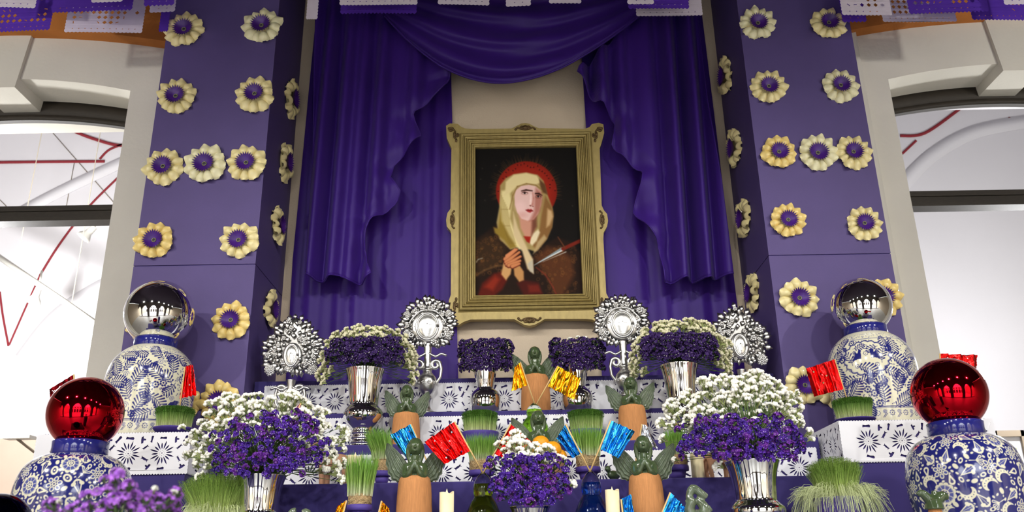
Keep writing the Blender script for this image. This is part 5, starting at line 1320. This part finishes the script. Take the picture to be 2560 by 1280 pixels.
# ------------------------------------------------------------------ oranges in a bowl
p = at(1368, 1150, 3.90)
mb = MB(); mb.lathe(smooth_pts([(.04, 0), (.05, .01), (.075, .06), (.085, p.z-2.0), (.078, p.z-2.0), (.02, .03)], 3), 32); o = mb.build('clay_bowl', m_clay, None, loc=(p.x, 3.90, 1.999)); tag(o, 'brown clay bowl under the oranges, hidden by white flowers', 'bowl')
for px, py, dy, rp_, lab in ((1352, 1110, 3.93, 22, 'orange fruit at the top of the pile'), (1381, 1125, 3.88, 23, 'orange fruit at the front right of the pile'), (1338, 1128, 3.87, 21, 'orange fruit at the front left of the pile'), (1398, 1142, 3.98, 20, 'orange fruit low at the right of the pile')):
    q = at(px, py, dy); r = rp_*mpp(px, py, dy); t = thing('orange', (q.x, dy, q.z-r), lab, 'orange', 'oranges before the middle angel')
    mb = MB(); mb.ell((0, 0, r), (r, r, r*.95), 28, 18); mb.build('peel', m_orangef, t)
    mb = MB(); mb.ell((0, -.3*r, r*1.90), (r*.10, r*.10, r*.05), 8, 6); mb.build('navel', m_stem, t)

# ------------------------------------------------------------------ candles
def candle(px, py_top, Y, zb, rpx, label):
    p = at(px, py_top, Y); r = rpx*mpp(px, py_top, Y); H = p.z-zb; t = thing('candle', (p.x, Y, zb), label, 'candle', 'ivory candles')
    n = 40; mb = MB(); P = []
    for f in (0, .5, 1.0):
        P.append([(r*math.cos(2*PI*i/n), r*math.sin(2*PI*i/n), H*f + (r*.16*math.sin(2*PI*i/n*2+.6)+r*.08*math.sin(2*PI*i/n*3) if f == 1 else 0)) for i in range(n)])
    P.append([(x*.86, y*.86, z) for x, y, z in P[-1]]); P.append([(r*.8*math.cos(2*PI*i/n), r*.8*math.sin(2*PI*i/n), H-r*.45) for i in range(n)]); P.append([(0, 0, H-r*.45)]*n)
    mb.grid(P, True); mb.build('wax', m_wax, t)
    mb = MB(); mb.lathe(smooth_pts([(r*.06, H-r*.5), (r*.16, H-r*.2), (r*.17, H+r*.05), (r*.07, H+r*.35), (r*.01, H+r*.55)], 4), 12); mb.build('flame_tip', m_flame, t)
candle(1117, 1232, 3.48, 1.701, 18, 'ivory candle right of the left large angel, at the bottom edge'); candle(1530, 1226, 3.48, 1.701, 17.5, 'ivory candle between the blue bottle and the right large angel')
candle(888, 1140, 3.93, 1.999, 18, 'ivory candle behind the wheatgrass at the left'); candle(1741, 1136, 4.0, 1.999, 16, 'ivory candle under the right large bouquet')

# ------------------------------------------------------------------ clay animals and green glazed figures
def clay_animal(px, Y, zb, hpx, label, rot):
    p = at(px, 1200, Y); H = hpx*mpp(px, 1200, Y); mb = MB(); u = H/1.0
    mb.ell((0, 0, u*.66), (u*.20, u*.42, u*.20), 16, 12)
    for sx in (-1, 1):
        mb.tube([(sx*u*.13, -u*.30, u*.62), (sx*u*.14, -u*.31, u*.32), (sx*u*.13, -u*.30, u*.0)], [u*.11, u*.075, u*.065], 10)
        mb.tube([(sx*u*.13, u*.30, u*.62), (sx*u*.15, u*.33, u*.40), (sx*u*.14, u*.35, u*.28), (sx*u*.13, u*.31, u*.0)], [u*.13, u*.09, u*.07, u*.065], 10)
    mb.tube([(0, -u*.34, u*.72), (0, -u*.50, u*1.0), (0, -u*.56, u*1.10)], [u*.14, u*.10, u*.10], 10); mb.ell((0, -u*.68, u*1.10), (u*.09, u*.20, u*.10), 12, 10)
    for sx in (-1, 1): mb.tube([(sx*u*.07, -u*.55, u*1.16), (sx*u*.12, -u*.52, u*1.30)], [u*.04, u*.01], 6)
    mb.tube([(0, u*.40, u*.74), (0, u*.50, u*.55)], [u*.04, u*.02], 6)
    me = remesh(mb, 'clay_animal', m_clay, u*.025, 2); o = place('clay_animal', me, None, (p.x, Y, zb), (0, 0, rot)); tag(o, label, 'figurine', 'clay figurines')
clay_animal(838, 4.09, 1.999, 100, 'four-legged brown clay animal behind the left large bouquet', -PI/2-.3); clay_animal(1800, 4.02, 1.999, 84, 'four-legged brown clay animal behind the right large bouquet', PI/2+.3)
def green_figure(px, py, Y, zb, spec, label, m=m_green2, vox=.003, base=None):
    p = at(px, py, Y); k = mpp(px, py, Y); mb = MB()
    for pts, rs in spec:
        q = [((x)*k, (d)*k, (z)*k) for x, z, d in pts]; sm = smooth_pts(q, 4) if len(q) > 2 else q
        rr = [interp([(i/(len(rs)-1), r) for i, r in enumerate(rs)], j/(len(sm)-1))*k*(1 if base else 1.25) for j in range(len(sm))]; mb.tube(sm, rr, 10)
    me = remesh(mb, 'glazed_top', m, vox, 2)
    t = thing('glazed_figurine', (p.x, Y, zb), label, 'figurine', 'green glazed figurines'); place('glazed_top', me, t, (0, 0, p.z-zb))
    H = p.z-zb; r = (base or 26)*k; mb = MB(); mb.lathe(smooth_pts([(r*1.1, 0), (r, H*.5), (r*.9, H*.92), (r*.6, H)], 3), 28); mb.build('body', m_terra if base else m, t)
green_figure(1745, 1285, 3.46, 1.701, [([(-14, -10, 0), (-20, 12, 0), (-14, 30, -4), (-22, 44, 0)], [13, 11, 9, 6]), ([(-20, 40, 0), (-8, 62, 0), (10, 50, -4), (22, 40, 0)], [7, 9, 8, 9]), ([(14, -10, 0), (16, 14, -4), (6, 34, 0), (20, 44, 0)], [14, 11, 8, 6]), ([(0, -12, 0), (0, 8, -6)], [20, 13]), ([(-28, 26, 0), (-14, 32, 0)], [6, 8]), ([(20, 6, 0), (34, 14, -4)], [9, 6])], 'twisted green glazed ceramic figure at the bottom edge left of the large right vase')
green_figure(748, 1295, 3.46, 1.701, [([(-20, -6, 0), (-18, 12, 0), (-8, 16, 0)], [12, 9, 8]), ([(20, -6, 0), (18, 12, 0), (8, 10, 0)], [12, 9, 8]), ([(0, -10, 0), (0, 6, 0)], [16, 10])], 'green glazed ceramic figure just showing at the bottom edge right of the left vase')
green_figure(2336, 1268, 3.12, 1.552, [([(0, -6, 0), (0, 18, 0)], [24, 20]), ([(-8, 16, 0), (-26, 34, -2), (-38, 30, 0)], [14, 10, 5]), ([(8, 16, 0), (26, 28, -2), (34, 18, 0)], [16, 12, 7]), ([(4, 10, 0), (6, 40, 0)], [12, 6])], 'green glazed antlered ceramic top in front of the right blue vase', m_green, .003, 19)
def ceramic_bird(px, py, Y, zb, label, rot, k=1.0):
    p = at(px, py, Y); mb = MB(); mb.ell((0, 0, .03), (.028*k, .05*k, .026*k), 14, 10); mb.ell((0, -.05*k, .055*k+.01), .018*k, 10, 8); mb.tube([(0, -.062*k, .055*k+.01), (0, -.09*k, .05*k+.01)], [.008*k, .001], 6); mb.tube([(0, .035*k, .035), (0, .09*k, .06)], [.018*k, .006*k], 8); mb.ell((0, 0, .006), (.02*k, .03*k, .008), 10, 6)
    me = remesh(mb, 'ceramic_bird', m_green, .004, 2); o = place('ceramic_bird', me, None, (p.x, Y, zb), (0, 0, rot)); tag(o, label, 'figurine', 'green glazed figurines')
ceramic_bird(785, 1105, 4.33, 2.213, 'dark green ceramic bird beside the left footed silver vase', .6); ceramic_bird(1532, 1140, 4.0, 2.0, 'dark green ceramic bird under the blue flag right of the blue bottle', -.8, .8)
# ------------------------------------------------------------------ paper banners under the ceiling
def banner_mesh(w, h, col, seed):
    rnd = random.Random(seed); out = []; n = max(5, int(w/.022)); mm = max(4, int(h/.022))
    def edge(xa, za, xb, zb, k, b, zig):
        for i in range(k):
            for q in range(2 if zig else 4):
                t = (i+q/(2 if zig else 4))/k; L = math.hypot(xb-xa, zb-za); nx, nz = (zb-za)/L, -(xb-xa)/L
                hh = b*(q if zig else math.sin(PI*q/4)); out.append((xa+(xb-xa)*t+nx*hh, za+(zb-za)*t+nz*hh))
    zig = col == 'p'
    edge(-w/2, -h, w/2, -h, n, .010 if zig else .005, zig); edge(w/2, -h, w/2, 0, mm, .004, False); out.append((w/2, 0)); edge(-w/2, 0, -w/2, -h, mm, .004, False)
    H = []; s = .036; nx = int((w-.05)/s); nz = int((h-.07)/s)
    for i in range(nx):
        for j in range(nz):
            x = -w/2+.025+(i+.5)*(w-.05)/nx; z = -h+.05+(j+.5)*(h-.07)/nz
            f = math.sin(i*.9+seed)+math.sin(j*1.1+seed*2)
            if f > .2: r = .0135; H.append([(x-r, z), (x, z-r), (x+r, z), (x, z+r)])
            elif f > -.5 and rnd.random() < .6: H.append(blob(x, z, BONE, rnd.uniform(0, 3), .8))
    for i in range(nx): x = -w/2+.025+(i+.5)*(w-.05)/nx; H.append([(x-.005, -h+.022), (x+.005, -h+.020), (x+.004, -h+.028)])
    ph = rnd.uniform(0, 6)
    return cut_mesh('paper_banner', out, H, m_tissue_w if col == 'w' else m_tissue_p, .0008, lambda x, z: .004*np.sin(x*8+ph)*(-z/h))
ban = [(-20, 85, 18, 4.25, 'w', 'upper left corner, white'), (-20, 125, 76, 4.45, 'p', 'upper left corner, purple, below the white one'), (128, 330, 26, 4.25, 'p', 'left corner, wide purple with zigzag hem'), (163, 352, 80, 4.50, 'w', 'left corner, large white lattice before the ochre band'), (228, 305, 3, 4.12, 'w', 'left top edge, mostly out of frame'), (360, 434, 12, 4.2, 'p', 'top edge left of the left column, purple'), (373, 436, 28, 4.35, 'w', 'beside the left column, narrow white'), (397, 418, 76, 4.53, 'p', 'purple, half behind the top left shell flower'),
       (850, 1042, 11, 4.45, 'w', 'white, above the left curtain'), (852, 1040, 32, 4.6, 'p', 'purple, above the left curtain'), (1096, 1222, 11, 4.45, 'w', 'white, above the swag left of the middle'), (1266, 1326, 14, 4.45, 'w', 'small white, above the swag middle'), (1374, 1452, 8, 4.45, 'w', 'white, above the swag right of the middle'), (1570, 1634, 8, 4.3, 'w', 'narrow white, above the right curtain'), (1572, 1722, 20, 4.45, 'p', 'purple, above the right curtain'), (1592, 1756, 38, 4.6, 'w', 'white lattice corner above the right curtain'), (766, 792, 46, 4.62, 'w', 'narrow white tail beside the left column inner side'),
       (2106, 2231, 36, 4.35, 'w', 'white lattice beside the right column'), (2108, 2166, 52, 4.5, 'p', 'narrow purple beside the right column'), (2208, 2392, 53, 4.55, 'w', 'right corner, large white lattice before the ochre band'), (2276, 2470, 29, 4.3, 'p', 'right corner, wide purple with zigzag hem'), (2430, 2590, 48, 4.45, 'p', 'right corner, purple at the frame edge'), (2512, 2620, 10, 4.2, 'w', 'upper right corner, white')]
strings = {}
for i, (x0, x1, yb, Y, col, lab) in enumerate(ban):
    a = at((x0+x1)/2, yb, Y); zt = 5.30+.02*math.sin(i); w = (x1-x0)*mpp((x0+x1)/2, yb, Y); h = zt-a.z
    me = banner_mesh(w, h, col, i); o = place('paper_banner', me, None, (a.x, Y, zt), (0, 0, R.uniform(-.06, .06))); tag(o, 'cut tissue paper banner: %s' % lab, 'paper banner', 'tissue paper banners')
    mb = MB(); mb.tube([(-w/2-.03, 0, .0), (0, 0, .004), (w/2+.03, 0, .0)], .0016, 5); mb.build('string', m_string, o)
    for sx in (-1, 1): mb = MB(); mb.tube([(sx*(w/2+.03), 0, 0), (sx*(w/2+.03), 0, 5.62-zt)], .0012, 5); mb.build('string', m_string, o)

# ------------------------------------------------------------------ gallery fittings behind the left opening
YR = 8.2
a, b = at(-60, 603, YR), at(245, 812, YR-.6)
t = thing('lighting_rail', tuple(a), 'pale lighting rail crossing the left window view', 'lighting rail')
mb = MB(); mb.tube([(0, 0, 0), tuple(b-a)], .028, 10); mb.build('rail', m_lampw, t)
for f in (.35, .8):
    q = (b-a)*f; mb = MB(); mb.tube([tuple(q), (q.x, q.y, 9.0-a.z)], .004, 6); mb.build('hanger', m_string, t)
def spot_lamp(px, py, Y, label, tilt, lit, up):
    p = at(px, py, Y); k = mpp(px, py, Y); t = thing('spot_lamp', tuple(p), label, 'lamp', 'gallery spot lamps'); r = 17*k
    rot = Matrix.Rotation(tilt, 4, 'Y')
    mb = MB(); mb.lathe([(r*.45, r*2.4), (r*.5, r*1.6), (r*.55, r*1.1), (r*.95, r*.5), (r*1.05, 0), (r*.98, 0), (r*.5, r*.9)], 28, cap=False); mb.xf(rot); mb.build('shade', m_lampw, t)
    mb = MB(); mb.ell((0, 0, r*.15), (r*.9, r*.9, r*.25), 20, 10); mb.xf(rot); mb.build('bulb', m_bulb if lit else m_room, t)
    e = rot @ Vector((0, 0, r*2.4)); mb = MB(); mb.tube([tuple(e), (e.x, e.y, e.z+up)], .010, 8); mb.build('stem', m_lampw, t)
spot_lamp(206, 596, 7.9, 'lit spot lamp in the left window below the transom', .7, True, .12)
spot_lamp(82, 758, 8.1, 'pale spot lamp hanging under the lighting rail in the left window', .2, False, .18)
spot_lamp(228, 862, 7.8, 'faint spot lamp low beside the left wall edge', .3, False, 5.6)
for (x0, y0, x1, y1), lab in (((130, 330, 340, 570), 'upper'), ((-20, 480, 60, 560), 'left'), ((186, 405, 165, 520), 'short vertical')):
    p, q = at(x0, y0, 8.994), at(x1, y1, 8.994); mb = MB(); mb.tube([(0, 0, 0), tuple(q-p)], .004, 5); o = mb.build('guy_wire', m_frame2, None, loc=tuple(p)); tag(o, 'thin guy wire in the left window, %s one' % lab, 'wire', 'guy wires')
p = at(45, 1094, 7.6); t = thing('wall_shelf', tuple(p), 'small white shelf light at the left edge', 'shelf')
mb = MB(); mb.box((-.11, -.06, -.014), (.13, .06, .014)); mb.build('shelf_board', m_lampw, t, smooth=False); mb = MB(); mb.tube([(.0, .0, -.014), (-.06, 1.2, -.25)], .012, 8); mb.build('bracket', m_frame2, t)
# framed picture on the right gallery wall, seen past the right vase
YQ = 7.4
pa, pb = at(2478, 1078, YQ), at(2590, 1240, YQ)
t = thing('framed_print', (pa.x, YQ, pb.z), 'print in a taupe frame behind the right blue vase at the right edge', 'picture'); w, h = pb.x-pa.x, pa.z-pb.z
for x0, x1, z0, z1 in ((-.08, .03, 0, h), (w-.03, w+.0, 0, h), (-.08, w, 0, .05), (-.08, w, h-.05, h)):
    mb = MB(); mb.box((x0, -.03, z0), (x1, .02, z1)); mb.build('frame_rail', m_frame2, t, smooth=False)
mb = MB(); mb.box((-.06, -.004, .02), (w-.02, .01, h-.02)); mb.build('mat_board', m_room, t, smooth=False)
mb = MB(); mb.box((.10, -.008, .12), (w-.08, .0, h-.14)); mb.build('print_sheet', mat('coral_print', (206, 130, 116), .7, var=.3, vscale=9), t, smooth=False)
mb = MB(); mb.box((.10, -.010, h-.24), (w-.08, .0, h-.14)); mb.build('print_sheet', mat('olive_print', (150, 158, 96), .7, var=.3, vscale=12), t, smooth=False)
mb = MB(); mb.tube([(w/2, .02, h*.9), (w/2, 1.59, h*.9)], .01, 6); mb.build('wall_mount', m_frame2, t)
